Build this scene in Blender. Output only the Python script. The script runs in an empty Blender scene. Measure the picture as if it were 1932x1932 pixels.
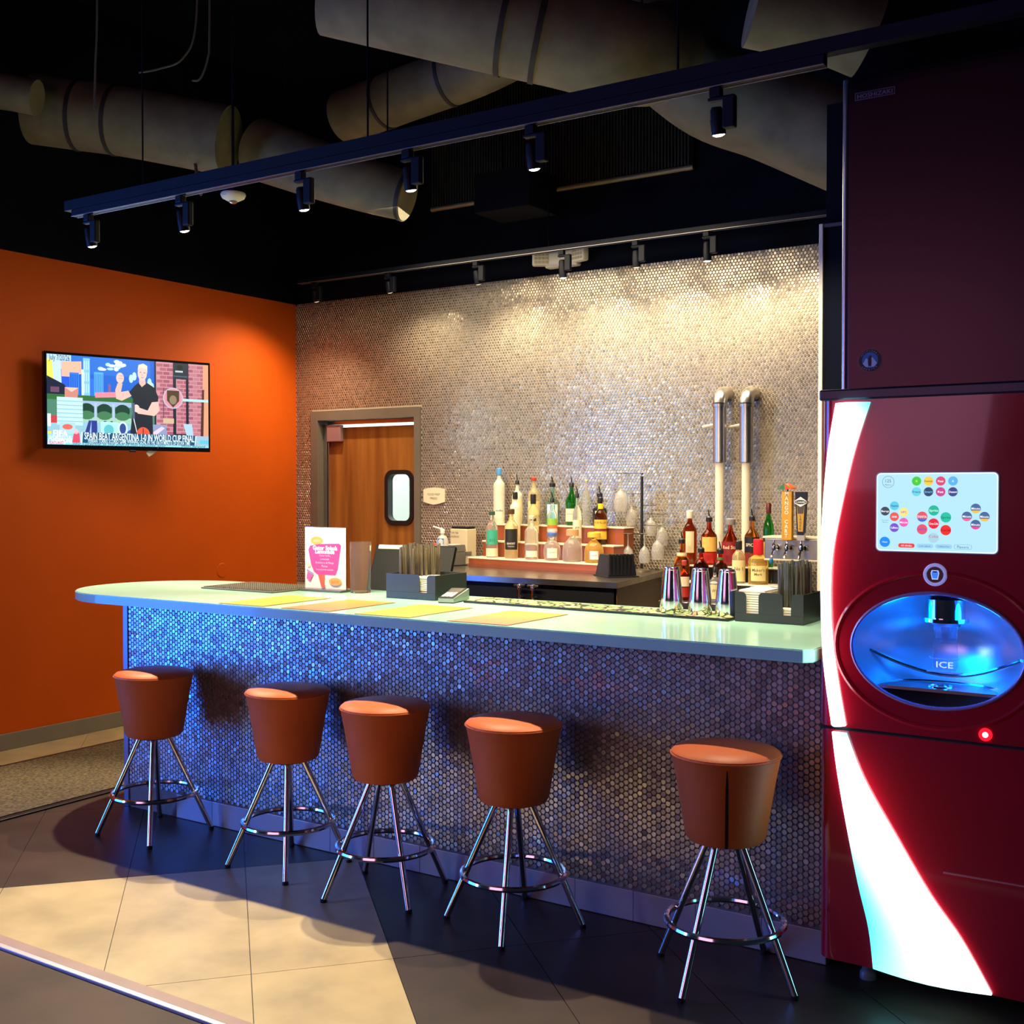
import bpy, bmesh, math, random
import numpy as np
from mathutils import Vector, Matrix
R = math.radians; PI = math.pi
random.seed(11); rng = np.random.default_rng(5)
S = bpy.context.scene; C = S.collection

# ------------------------------------------------------------------ camera
H = 1.66; F = 2184.0; YAW = R(33.05); PIT = R(-1.19)
cd = bpy.data.cameras.new('camera'); cam = bpy.data.objects.new('camera', cd); C.objects.link(cam)
cam.location = (0, 0, H); cam.rotation_euler = (R(90) + PIT, 0, YAW)
cd.sensor_width = 36; cd.lens = F / 1932 * 36; cd.clip_start = .05; cd.clip_end = 100
S.camera = cam
_d = Vector((-math.sin(YAW) * math.cos(PIT), math.cos(YAW) * math.cos(PIT), math.sin(PIT)))
_r = Vector((math.cos(YAW), math.sin(YAW), 0)); _u = _r.cross(_d)
def P(px, py, x=None, y=None, z=None):          # photo pixel -> point on a plane of the room
    v = _d + _r * ((px - 966) / F) - _u * ((py - 966) / F)
    t = (z - H) / v.z if z is not None else (y / v.y if y is not None else x / v.x)
    return Vector((0, 0, H)) + v * t
def PL(px, py, p0, dr):                         # pixel -> point on the upright plane through p0 along dr
    v = _d + _r * ((px - 966) / F) - _u * ((py - 966) / F)
    t = (-dr[1] * p0[0] + dr[0] * p0[1]) / (-dr[1] * v.x + dr[0] * v.y)
    return Vector((0, 0, H)) + v * t
def DP(px, py, depth):
    return Vector((0, 0, H)) + (_d + _r * ((px - 966) / F) - _u * ((py - 966) / F)) * depth

# ------------------------------------------------------------------ world, view, large lights
S.view_settings.view_transform = 'Standard'; S.view_settings.look = 'None'
S.view_settings.exposure = 0.40; S.view_settings.gamma = 1.0; S.view_settings.use_curve_mapping = False
w = bpy.data.worlds.new('world'); S.world = w; w.use_nodes = True
w.node_tree.nodes['Background'].inputs[0].default_value = (.05, .07, .13, 1)
w.node_tree.nodes['Background'].inputs[1].default_value = .10
def light(name, typ, loc, target, energy, col, **kw):
    l = bpy.data.lights.new(name, typ); l.energy = energy; l.color = col
    for k, v in kw.items(): setattr(l, k, v)
    o = bpy.data.objects.new(name, l); C.objects.link(o); o.location = loc
    o.rotation_euler = (Vector(target) - Vector(loc)).to_track_quat('-Z', 'Y').to_euler()
    return o
WARM = (1, .83, .56)
light('blue_screen_light', 'AREA', (-9.3, .2, 1.35), (-4.6, 4.0, .8), 300, (.015, .15, 1), shape='RECTANGLE', size=2.6, size_y=2.7)
light('cyan_window_light', 'AREA', (-7.8, -1.0, 2.35), (-3.7, 6.5, 1.8), 60, (.34, .60, 1), shape='RECTANGLE', size=.6, size_y=2.7)
light('front_fill_light', 'AREA', (-2.9, -2.2, 2.5), (-2.9, 4.0, .6), 25, (.92, .40, .66), shape='RECTANGLE', size=2.8, size_y=1.8)  # soft fill added behind the camera, no fixture stands there
light('overhead_fill_light', 'AREA', (-4.0, 5.8, 3.3), (-4.0, 5.8, 0), 64, WARM, shape='RECTANGLE', size=2.4, size_y=1.0)  # soft warm fill added over the bar, not a fixture of the room
for x, tx, e in ((-5.93, -4.7, 430), (-3.45, -3.3, 350), (-1.95, -2.2, 250)):
    light('back_spot_light', 'SPOT', (x, 4.60, 3.2), (tx, 2.75, 0), e, WARM, spot_size=R(72), spot_blend=.6, shadow_soft_size=.025)

# ------------------------------------------------------------------ helpers
def lin(h):
    if isinstance(h, str):
        v = [int(h[i:i + 2], 16) / 255 for i in (0, 2, 4)]
        return tuple(c / 12.92 if c <= .04045 else ((c + .055) / 1.055) ** 2.4 for c in v)
    return tuple(h)
_mats = {}
def M(name, col=(.5, .5, .5), rough=.5, metal=0, var=0, vscale=6, bump=0, bscale=60, stretch=(1, 1, 1), trans=0, ior=1.45,
      emit=None, estr=0, coat=0, spec=.5, col2=None, aniso=0):
    if name in _mats: return _mats[name]
    m = bpy.data.materials.new(name); m.use_nodes = True; _mats[name] = m
    nt = m.node_tree; b = nt.nodes['Principled BSDF']; L = nt.links
    c = lin(col); b.inputs['Base Color'].default_value = (*c, 1)
    b.inputs['Roughness'].default_value = rough; b.inputs['Metallic'].default_value = metal
    b.inputs['Specular IOR Level'].default_value = spec; b.inputs['IOR'].default_value = ior
    b.inputs['Transmission Weight'].default_value = trans; b.inputs['Coat Weight'].default_value = coat
    b.inputs['Coat Roughness'].default_value = .05
    if emit: b.inputs['Emission Color'].default_value = (*lin(emit), 1); b.inputs['Emission Strength'].default_value = estr
    if var or bump:
        tc = nt.nodes.new('ShaderNodeTexCoord'); mp = nt.nodes.new('ShaderNodeMapping'); mp.inputs['Scale'].default_value = stretch
        L.new(tc.outputs['Object'], mp.inputs[0])
    if var:
        n = nt.nodes.new('ShaderNodeTexNoise'); n.inputs['Scale'].default_value = vscale; n.inputs['Detail'].default_value = 6
        L.new(mp.outputs[0], n.inputs['Vector'])
        r = nt.nodes.new('ShaderNodeValToRGB'); r.color_ramp.elements[0].position = .3; r.color_ramp.elements[1].position = .7
        c2 = lin(col2) if col2 else tuple(x * (1 - var) for x in c)
        r.color_ramp.elements[0].color = (*c2, 1); r.color_ramp.elements[1].color = (*c, 1)
        L.new(n.outputs[0], r.inputs[0]); L.new(r.outputs[0], b.inputs['Base Color'])
    if bump:
        n = nt.nodes.new('ShaderNodeTexNoise'); n.inputs['Scale'].default_value = bscale; n.inputs['Detail'].default_value = 4
        L.new(mp.outputs[0], n.inputs['Vector'])
        bp = nt.nodes.new('ShaderNodeBump'); bp.inputs['Strength'].default_value = bump; bp.inputs['Distance'].default_value = .004
        L.new(n.outputs[0], bp.inputs['Height']); L.new(bp.outputs[0], b.inputs['Normal'])
    return m
def attr_mat(name, attr, rough=.5, metal=0, emit=0, base=None, bump=0):
    m = bpy.data.materials.new(name); m.use_nodes = True; nt = m.node_tree; b = nt.nodes['Principled BSDF']
    a = nt.nodes.new('ShaderNodeAttribute'); a.attribute_name = attr
    b.inputs['Roughness'].default_value = rough; b.inputs['Metallic'].default_value = metal
    if emit:
        b.inputs['Base Color'].default_value = (.01, .01, .01, 1); b.inputs['Emission Strength'].default_value = emit
        nt.links.new(a.outputs['Color'], b.inputs['Emission Color'])
    else: nt.links.new(a.outputs['Color'], b.inputs['Base Color'])
    _mats[name] = m; return m

class MB:
    def __init__(s): s.v = []; s.f = []
    def add(s, vs, fs):
        o = len(s.v); s.v += [tuple(v) for v in vs]; s.f += [tuple(i + o for i in f) for f in fs]; return s
    def box(s, x0, x1, y0, y1, z0, z1, m=None):
        vs = [Vector((x, y, z)) for x in (x0, x1) for y in (y0, y1) for z in (z0, z1)]
        if m is not None: vs = [m @ v for v in vs]
        return s.add(vs, [(0, 1, 3, 2), (4, 6, 7, 5), (0, 4, 5, 1), (2, 3, 7, 6), (0, 2, 6, 4), (1, 5, 7, 3)])
    def rbox(s, x0, x1, y0, y1, z0, z1, r=.005, seg=2, m=None):
        bm = bmesh.new(); bmesh.ops.create_cube(bm, size=1)
        for v in bm.verts: v.co = Vector(((x0 + x1) / 2 + v.co.x * (x1 - x0), (y0 + y1) / 2 + v.co.y * (y1 - y0), (z0 + z1) / 2 + v.co.z * (z1 - z0)))
        bmesh.ops.bevel(bm, geom=bm.edges[:], offset=r, segments=seg, affect='EDGES', profile=.5)
        if m is not None: bmesh.ops.transform(bm, matrix=m, verts=bm.verts)
        bm.verts.index_update(); s.add([v.co[:] for v in bm.verts], [[v.index for v in f.verts] for f in bm.faces]); bm.free(); return s
    def prism(s, poly, z0, z1, axis='z'):
        n = len(poly)
        mk = (lambda a, b, c: (a, b, c)) if axis == 'z' else (lambda a, b, c: (a, c, b))   # axis y: poly in x,z
        vs = [mk(a, b, z0) for a, b in poly] + [mk(a, b, z1) for a, b in poly]
        fs = [tuple(range(n))[::-1], tuple(range(n, 2 * n))] + [(i, (i + 1) % n, n + (i + 1) % n, n + i) for i in range(n)]
        if axis != 'z': fs = [f[::-1] for f in fs]
        return s.add(vs, fs)
    def lathe(s, prof, seg=20, c=(0, 0, 0), m=None, cap=True):
        vs = []; fs = []; n = len(prof)
        for r_, z in prof:
            for k in range(seg):
                a = 2 * PI * k / seg; vs.append(Vector((c[0] + r_ * math.cos(a), c[1] + r_ * math.sin(a), c[2] + z)))
        if m is not None: vs = [m @ v for v in vs]
        for i in range(n - 1):
            for k in range(seg): fs.append((i * seg + k, i * seg + (k + 1) % seg, (i + 1) * seg + (k + 1) % seg, (i + 1) * seg + k))
        if cap:
            if prof[0][0] > 1e-6: fs.append(tuple(range(seg))[::-1])
            if prof[-1][0] > 1e-6: fs.append(tuple((n - 1) * seg + k for k in range(seg)))
        return s.add(vs, fs)
    def tube(s, pts, r, seg=8, closed=False):
        pts = [Vector(p) for p in pts]; n = len(pts); rr = r if isinstance(r, (list, tuple)) else [r] * n
        vs = []; up = None
        for i, p in enumerate(pts):
            t = (pts[(i + 1) % n] - pts[i - 1]) if closed else (pts[min(i + 1, n - 1)] - pts[max(i - 1, 0)])
            t.normalize()
            if up is None: up = Vector((0, 0, 1)) if abs(t.z) < .9 else Vector((1, 0, 0))
            a = t.cross(up).normalized(); b = a.cross(t).normalized(); up = b
            for k in range(seg):
                q = 2 * PI * k / seg; vs.append(p + (a * math.cos(q) + b * math.sin(q)) * rr[i])
        fs = []
        for i in range(n if closed else n - 1):
            j = (i + 1) % n
            for k in range(seg): fs.append((i * seg + k, i * seg + (k + 1) % seg, j * seg + (k + 1) % seg, j * seg + k))
        if not closed: fs += [tuple(range(seg))[::-1], tuple((n - 1) * seg + k for k in range(seg))]
        return s.add(vs, fs)
    def mesh(s, name, smooth=False, fix=True):
        me = bpy.data.meshes.new(name); me.from_pydata([tuple(v) for v in s.v], [], s.f)
        if fix:
            bm = bmesh.new(); bm.from_mesh(me); bmesh.ops.recalc_face_normals(bm, faces=bm.faces); bm.to_mesh(me); bm.free()
        if smooth:
            me.shade_smooth(); me.set_sharp_from_angle(angle=R(smooth if smooth > 1 else 38))
        return me
    def build(s, name, mat, parent=None, smooth=False, loc=None, label=None, fix=True):
        o = bpy.data.objects.new(name, s.mesh(name, smooth, fix)); C.objects.link(o)
        o.data.materials.append(mat)
        if parent: o.parent = parent
        if loc is not None: o.location = loc
        if label: o['label'] = label
        return o
def tag(o, label, cat, group=None):
    o['label'] = label; o['category'] = cat
    if group: o['group'] = group
    return o
def thing(name, label, cat, loc=(0, 0, 0), rz=0, group=None):
    o = bpy.data.objects.new(name, None); C.objects.link(o); o.location = loc; o.rotation_euler = (0, 0, rz); o.empty_display_size = .1
    return tag(o, label, cat, group)
def struct(o): o['kind'] = 'structure'; return o
def dup(root, loc, rz, label=None):
    q = root.copy(); C.objects.link(q); q.location = loc; q.rotation_euler = (0, 0, rz)
    if label: q['label'] = label
    for ch in root.children:
        c = ch.copy(); C.objects.link(c); c.parent = q
        for g in ch.children:
            h = g.copy(); C.objects.link(h); h.parent = c
    return q

_tc = {}
def text_geo(body, bold=0):
    k = (body, bold)
    if k in _tc: return _tc[k]
    cu = bpy.data.curves.new('t', 'FONT'); cu.body = body; cu.size = 1; cu.resolution_u = 2; cu.offset = bold
    ob = bpy.data.objects.new('t', cu); me = bpy.data.meshes.new_from_object(ob)
    vs = [(v.co.x, v.co.y) for v in me.vertices]; fs = [tuple(p.vertices) for p in me.polygons]
    bpy.data.objects.remove(ob); bpy.data.curves.remove(cu); bpy.data.meshes.remove(me)
    xs = [a for a, b in vs] or [0]; x0, x1 = min(xs), max(xs)
    _tc[k] = ([(a - (x0 + x1) / 2, b - .36) for a, b in vs], fs, max(x1 - x0, .01)); return _tc[k]
class Decal:                                     # flat print: coloured shapes in a plane (x right, z up), facing -y
    def __init__(s, eps=.0004): s.v = []; s.f = []; s.c = []; s.n = 0; s.eps = eps
    def poly(s, pts, col, layer=None, fs=None):
        if layer is None: s.n += 1; layer = s.n
        o = len(s.v); s.v += [(a, -layer * s.eps, b) for a, b in pts]
        for f in ([tuple(range(len(pts)))] if fs is None else fs): s.f.append(tuple(i + o for i in f)); s.c.append(lin(col))
        return s
    def rect(s, x0, z0, x1, z1, col): return s.poly([(x0, z0), (x1, z0), (x1, z1), (x0, z1)], col)
    def rrect(s, x0, z0, x1, z1, r, col):
        pts = []
        for cx, cz, a0 in ((x1 - r, z1 - r, 0), (x0 + r, z1 - r, 90), (x0 + r, z0 + r, 180), (x1 - r, z0 + r, 270)):
            pts += [(cx + r * math.cos(R(a0 + k * 22.5)), cz + r * math.sin(R(a0 + k * 22.5))) for k in range(5)]
        return s.poly(pts, col)
    def ell(s, cx, cz, rx, rz, col, seg=20, a0=0, a1=360):
        n = seg if a1 - a0 >= 360 else seg + 1
        return s.poly([(cx + rx * math.cos(R(a0 + (a1 - a0) * k / seg)), cz + rz * math.sin(R(a0 + (a1 - a0) * k / seg))) for k in range(n)], col)
    def text(s, body, cx, cz, col, size=None, width=None, bold=0, rot=0, sx=1):
        vs, fs, w_ = text_geo(body, bold); sz = size if size else width / w_
        kx = sz * sx if not (size and width) else width / w_
        ca, sa = math.cos(R(rot)), math.sin(R(rot)); s.n += 1
        return s.poly([(cx + a * kx * ca - b * sz * sa, cz + a * kx * sa + b * sz * ca) for a, b in vs], col, s.n, fs)
    def build(s, name, mat, parent=None, loc=(0, 0, 0), curve_r=None, label=None):
        me = bpy.data.meshes.new(name)
        vs = s.v
        if curve_r: vs = [((curve_r - y) * math.sin(x / curve_r), -(curve_r - y) * math.cos(x / curve_r), z) for x, y, z in s.v]
        me.from_pydata(vs, [], s.f)
        # face -y
        bm = bmesh.new(); bm.from_mesh(me); bm.faces.ensure_lookup_table()
        lay = bm.loops.layers.float_color.new('Col')
        for f, c in zip(bm.faces, s.c):
            for l in f.loops: l[lay] = (*c, 1)
            f.normal_update()
            if f.normal.y > 0: f.normal_flip()
        bm.to_mesh(me); bm.free()
        o = bpy.data.objects.new(name, me); C.objects.link(o); me.materials.append(mat); o.location = loc
        if parent: o.parent = parent
        if label: o['label'] = label
        return o
PRINT = attr_mat('print', 'Col', .5)
SCREEN = attr_mat('tv_screen_glow', 'Col', .3, emit=1.05)
PANEL = attr_mat('touchscreen_glow', 'Col', .3, emit=.82)
def circ(cx, cy, r, n=16, a0=0, a1=2 * PI): return [(cx + r * math.cos(a0 + (a1 - a0) * k / n), cy + r * math.sin(a0 + (a1 - a0) * k / n)) for k in range(n)]
def bez(pts, n=24):                              # smooth curve through points
    pts = [Vector(p) for p in pts]; out = []
    for i in range(len(pts) - 1):
        p0, p1, p2, p3 = pts[max(i - 1, 0)], pts[i], pts[i + 1], pts[min(i + 2, len(pts) - 1)]
        for k in range(n):
            t = k / n; out.append(.5 * (2 * p1 + (p2 - p0) * t + (2 * p0 - 5 * p1 + 4 * p2 - p3) * t * t + (3 * p1 - p0 - 3 * p2 + p3) * t ** 3))
    return out + [pts[-1]]

# ------------------------------------------------------------------ materials
m_black = M('matt_black_paint', (.004, .005, .010), .8, spec=.12, var=.3, bump=.1)
m_blackwall = M('black_wall_paint', (.0035, .0055, .013), .85, spec=.10, var=.3, vscale=3)
m_orange = M('orange_wall_paint', (.62, .088, .001), .62, spec=.25, var=.10, vscale=2, bump=.05, bscale=250)
m_chrome = M('chrome', (.80, .80, .82), .10, 1)
m_steel = M('brushed_steel', (.60, .58, .56), .30, 1, var=.2, vscale=30, stretch=(1, 1, 40))
m_plastic = M('black_plastic', (.012, .012, .014), .35)
m_glossblack = M('gloss_black', (.006, .006, .008), .15)
m_grout = M('grey_grout', (.56, .46, .34), .85, var=.2, vscale=40)
m_cream = M('cream_edge', (.80, .70, .50), .5)
m_white = M('white_plastic', (.82, .78, .66), .45)
m_paper = M('paper', (.85, .80, .66), .8)
m_glass = M('clear_glass', (.97, .98, .95), .02, trans=1, ior=1.45)
m_stem = M('stemware_glass', (.97, .95, .88), .04, trans=.82, ior=1.45)
m_duct = M('duct_wrap', (.20, .18, .105), .62, var=.45, vscale=5, bump=.9, bscale=14)
m_frame = M('taupe_frame_paint', (.17, .135, .105), .45, var=.1)
def tile_mat(name, r1, r2, fac):                 # brushed steel: a tight and a broad highlight
    m = attr_mat(name, 'Tone', r1, 1); nt = m.node_tree; b = nt.nodes['Principled BSDF']; L = nt.links
    out = nt.nodes['Material Output']; b2 = nt.nodes.new('ShaderNodeBsdfPrincipled'); b2.inputs['Metallic'].default_value = 1
    L.new(b.inputs['Base Color'].links[0].from_socket, b2.inputs['Base Color']); b2.inputs['Roughness'].default_value = r2
    tc = nt.nodes.new('ShaderNodeTexCoord'); n = nt.nodes.new('ShaderNodeTexNoise'); n.inputs['Scale'].default_value = 380
    L.new(tc.outputs['Object'], n.inputs['Vector'])
    mr = nt.nodes.new('ShaderNodeMapRange'); mr.inputs[3].default_value = r1 - .05; mr.inputs[4].default_value = r1 + .06
    L.new(n.outputs[0], mr.inputs[0]); L.new(mr.outputs[0], b.inputs['Roughness'])
    mx = nt.nodes.new('ShaderNodeMixShader'); mx.inputs[0].default_value = fac
    L.new(b.outputs[0], mx.inputs[1]); L.new(b2.outputs[0], mx.inputs[2]); L.new(mx.outputs[0], out.inputs['Surface']); return m
m_tile = tile_mat('stainless_penny_tile', .21, .52, .55)
m_tile_bar = tile_mat('stainless_penny_tile_bar', .24, .46, .35)

# ------------------------------------------------------------------ setting: floor
YB = 3.949; YW = 7.006; XO = -6.672; ZW = 3.159
fl = MB().box(-12, 6, -6, 9.5, -.12, -.004).build('floor', M('dark_subfloor', (.035, .024, .02), .5, var=.4, vscale=1.5)); struct(fl)
m_beige = M('beige_vinyl_tile', (.56, .43, .225), .42, var=.38, vscale=3.5, bump=.08, bscale=40)
m_dark = M('charcoal_vinyl_tile', (.058, .036, .027), .42, spec=.3, var=.45, vscale=4, bump=.06, bscale=40)
apex = Vector((-3.40, 3.95)); e1 = Vector((math.cos(R(-43)), math.sin(R(-43)))); e2 = Vector((math.cos(R(48.5)), math.sin(R(48.5))))
TW, TL = .49, 1.15
for i in range(-7, 7):
    for j in range(-8, 9):
        off = .5 * TL if j % 2 else 0
        g = .0015; cs = []
        s0, s1 = i * TL, (i + 1) * TL; t0, t1 = j * TW, (j + 1) * TW
        poly = [apex + e1 * s + e2 * t for s, t in ((s0 + g, t0 + g), (s1 - g, t0 + g), (s1 - g, t1 - g), (s0 + g, t1 - g))]
        poly = [(p.x, p.y) for p in poly]
        def clip(po, f_, mk):
            out = []
            for a, b in zip(po, po[1:] + po[:1]):
                fa, fb = f_(a), f_(b)
                if fa >= 0: out.append(a)
                if (fa >= 0) != (fb >= 0):
                    t = fa / (fa - fb); out.append((a[0] + (b[0] - a[0]) * t, a[1] + (b[1] - a[1]) * t))
            return out
        for f_ in (lambda p: p[1] - 2.535, lambda p: p[0] - XO - .002, lambda p: 6.95 - p[1], lambda p: 0.4 - p[0]):
            if len(poly) > 2: poly = clip(poly, f_, None)
        if len(poly) < 3: continue
        cx = sum(p[0] for p in poly) / len(poly); cy = sum(p[1] for p in poly) / len(poly)
        if cy > 5.7 or cx < XO: continue
        beige = (i >= 0 and j < 0) or (cx < -5.9 and cy > 3.6)
        MB().prism(poly, -.004, 0).build('floor_tile', m_beige if beige else m_dark, fl)
# front concrete and the edge strip
MB().box(-7, 3, -2.0, 2.455, -.004, -.001).build('concrete_slab', M('stained_concrete', (.085, .045, .030), .6, spec=.3, var=.55, vscale=2.2, bump=.2, bscale=20), fl)
ts = MB().box(-6.6, 1.2, 2.487, 2.533, -.004, .006).build('trim_1', M('mauve_rubber_strip', (.36, .24, .22), .5, var=.15)); struct(ts)
MB().rbox(-6.6, 1.2, 2.462, 2.486, -.004, .007, .002).build('metal_nosing', M('pale_aluminium_nosing', (.50, .48, .55), .4, .4), ts)
# ------------------------------------------------------------------ walls
wl = MB().box(XO - .15, XO, 2.6, YW + .2, 0, ZW).build('wall_left', m_orange); struct(wl)
wlu = MB().box(XO - .15, XO, -1.0, YW + .2, ZW, 4.9).build('wall_left_upper', m_blackwall); struct(wlu)
bb = MB().rbox(XO, XO + .014, 2.6, YW - .02, 0, .105, .004).build('baseboard_left', M('grey_vinyl_base', (.22, .19, .14), .5, var=.1)); struct(bb)
DX0, DX1, DZ = -6.494, -5.380, 2.278
wb = MB()
for a in ((XO - .15, DX0 + .04, 0, ZW), (DX0 + .04, DX1 - .04, DZ - .04, ZW), (DX1 - .04, 1.0, 0, ZW)): wb.box(a[0], a[1], YW, YW + .14, a[2], a[3])
wb = wb.build('wall_back', m_grout); struct(wb)
wbu = MB().box(XO - .15, 1.0, YW - .008, YW + .14, ZW, 4.9).build('wall_back_upper', m_blackwall); struct(wbu)
ce = MB().box(XO - .15, 3.0, 1.2, YW + .2, 4.9, 5.0).build('ceiling', m_blackwall); struct(ce)
# partition behind the drink machine
pt = MB().box(-1.571, .2, 4.80, 4.92, 0, 2.76).build('wall_partition', m_blackwall); struct(pt)
MB().box(-1.563, .2, 4.83, 4.92, 2.76, 3.27).build('upper_panel', m_black, pt)
MB().rbox(-1.580, -1.563, 4.786, 4.80, 0, 2.765, .002).build('corner_bead', M('white_corner_bead', (.75, .70, .58), .4), pt)
MB().rbox(-1.563, -1.45, 4.790, 4.80, 2.75, 2.765, .002).build('cap_trim', M('dim_trim', (.06, .06, .09), .4), pt)

# penny tiles ------------------------------------------------------
def tile_centres(x0, x1, z0, z1, d, upright, keep):
    out = []
    if upright:
        nx = int((x1 - x0) / (d * .8660254)); nz = int((z1 - z0) / d) + 1
        for i in range(nx + 1):
            for k in range(nz + 1): out.append((x0 + i * d * .8660254, z0 + (k + .5 * (i % 2)) * d))
    else:
        nz = int((z1 - z0) / (d * .8660254)); nx = int((x1 - x0) / d) + 1
        for k in range(nz + 1):
            for i in range(nx + 1): out.append((x0 + (i + .5 * (k % 2)) * d, z0 + k * d * .8660254))
    a = np.array(out); return a[[keep(x, z) for x, z in out]]
def tile_field(name, ctr, y, rad, th, seg, tilt, mat, parent, tone_lo=.42, tone_hi=.72, warm=(.965, .94)):
    n = len(ctr); a = np.arange(seg) * 2 * PI / seg + PI / seg
    ring = np.stack([np.cos(a), np.sin(a)], 1)
    prof = [(rad, 0.0), (rad * .985, th * .75), (rad * .90, th)]
    tpl = np.array([(c * r_, -t, s * r_) for r_, t in prof for c, s in ring])
    tx = rng.normal(0, tilt, n); tz = rng.normal(0, tilt, n)
    V = np.repeat(tpl[None], n, 0)
    V[:, :, 1] += np.where(tpl[:, 1] < -1e-6, 1, 0)[None] * (tx[:, None] * tpl[None, :, 0] + tz[:, None] * tpl[None, :, 2])
    V[:, :, 0] += ctr[:, 0][:, None]; V[:, :, 2] += ctr[:, 1][:, None]; V[:, :, 1] += y
    nv = 3 * seg
    quads = np.array([[i * seg + k, i * seg + (k + 1) % seg, (i + 1) * seg + (k + 1) % seg, (i + 1) * seg + k] for i in range(2) for k in range(seg)])
    cap = np.arange(2 * seg, 3 * seg)
    me = bpy.data.meshes.new(name); me.vertices.add(n * nv); me.vertices.foreach_set('co', V.reshape(-1).astype(np.float32))
    per = np.concatenate([quads.reshape(-1), cap]); loops = (per[None] + (np.arange(n) * nv)[:, None]).reshape(-1)
    starts1 = np.concatenate([np.arange(2 * seg) * 4, [8 * seg]]); npl = 8 * seg + seg
    starts = (starts1[None] + (np.arange(n) * npl)[:, None]).reshape(-1)
    me.loops.add(len(loops)); me.loops.foreach_set('vertex_index', loops.astype(np.int32))
    me.polygons.add(len(starts)); me.polygons.foreach_set('loop_start', starts.astype(np.int32))
    me.update(calc_edges=True)
    tone = np.clip(rng.normal(.5, .22, n), 0, 1) * (tone_hi - tone_lo) + tone_lo
    col = np.ones((n, nv, 4), np.float32); col[:, :, 0] = tone[:, None]; col[:, :, 1] = tone[:, None] * warm[0]; col[:, :, 2] = tone[:, None] * warm[1]
    at = me.attributes.new('Tone', 'FLOAT_COLOR', 'POINT'); at.data.foreach_set('color', col.reshape(-1))
    me.materials.append(mat); me.validate(); me.shade_flat()
    o = bpy.data.objects.new(name, me); C.objects.link(o); o.parent = parent; o['kind'] = 'stuff'; return o
SIGNX, SIGNZ = -5.25, 1.60
ctr = tile_centres(XO + .012, -1.62, .9, ZW - .008, .0228, False, lambda x, z: not (DX0 - .006 < x < DX1 + .006 and z < DZ + .006) and x < -1.62)
tile_field('penny_tile_field', ctr, YW, .0097, .004, 8, .020, m_tile, wb, .26, .56, (.90, .74))

# ------------------------------------------------------------------ back door and kitchen behind it
dr = struct(MB().box(DX0, DX0 + .075, YW - .022, YW + .14, 0, DZ).box(DX1 - .055, DX1, YW - .022, YW + .14, 0, DZ).box(DX0 + .075, DX1 - .055, YW - .022, YW + .14, DZ - .075, DZ).build('door_1', m_frame))
m_doorwood = M('walnut_laminate', (.40, .150, .030), .40, var=.55, vscale=5, stretch=(3.2, 1, .16), col2=(.20, .062, .012))
lx0, lx1, lz = -6.385, DX1 - .06, 2.145
WX0, WX1, WZ0, WZ1 = -5.772, -5.490, 1.372, 1.800
def rr(x0, z0, x1, z1, r, n=6):
    pts = []
    for cx, cz, a0 in ((x1 - r, z1 - r, 0), (x0 + r, z1 - r, 90), (x0 + r, z0 + r, 180), (x1 - r, z0 + r, 270)):
        pts += [(cx + r * math.cos(R(a0 + k * 90 / n)), cz + r * math.sin(R(a0 + k * 90 / n))) for k in range(n + 1)]
    return pts
def holed(outer, inner, y0, y1):                 # plate in xz with one hole; both outlines in step
    n = len(inner); m = MB()
    vs = [(a, y, b) for y in (y0, y1) for a, b in outer] + [(a, y, b) for y in (y0, y1) for a, b in inner]
    fs = []
    for k in range(n):
        j = (k + 1) % n
        fs += [(k, j, 2 * n + j, 2 * n + k), (n + k, 3 * n + k, 3 * n + j, n + j), (k, n + k, n + j, j), (2 * n + k, 2 * n + j, 3 * n + j, 3 * n + k)]
    return m.add(vs, fs)
inner = rr(WX0 + .03, WZ0 + .03, WX1 - .03, WZ1 - .03, .05)
def project_out(p):                              # matching point on the leaf outline
    cx, cz = (WX0 + WX1) / 2, (WZ0 + WZ1) / 2; dx, dz = p[0] - cx, p[1] - cz
    t = min(((lx1 if dx > 0 else lx0) - cx) / dx if abs(dx) > 1e-6 else 1e9, ((lz if dz > 0 else .02) - cz) / dz if abs(dz) > 1e-6 else 1e9)
    return (cx + dx * t, cz + dz * t)
corners = [(lx1, lz), (lx0, lz), (lx0, .02), (lx1, .02)]
outer = [project_out(p) for p in inner]
for c_ in corners:                               # snap the nearest outline point to each corner
    k = min(range(len(outer)), key=lambda i: (outer[i][0] - c_[0]) ** 2 + (outer[i][1] - c_[1]) ** 2); outer[k] = c_
holed(outer, inner, YW + .05, YW + .09).build('door_leaf', m_doorwood, dr)
holed(rr(WX0, WZ0, WX1, WZ1, .075), rr(WX0 + .034, WZ0 + .034, WX1 - .034, WZ1 - .034, .05), YW + .036, YW + .1).build('window_gasket', m_plastic, dr)
MB().prism(rr(WX0 + .03, WZ0 + .03, WX1 - .03, WZ1 - .03, .05), YW + .066, YW + .072, 'y').build('window_pane', m_glass, dr)
MB().rbox(DX0 + .075, DX0 + .115, YW + .05, YW + .075, .02, 2.17, .004).build('hinge_channel', m_steel, dr)
MB().tube([(DX0 + .135, YW + .04, .3), (DX0 + .135, YW + .04, 2.16)], .012).build('hinge_rod', m_chrome, dr, smooth=True)
MB().rbox(-6.345, -6.20, YW + .005, YW + .048, 2.03, 2.165, .006).build('hinge_cover', M('mauve_cover', (.30, .15, .16), .45), dr)
MB().rbox(DX0 + .08, DX1 - .06, YW + .1, YW + .13, 2.172, 2.205, .003).build('header_rail', m_steel, dr)
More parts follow.
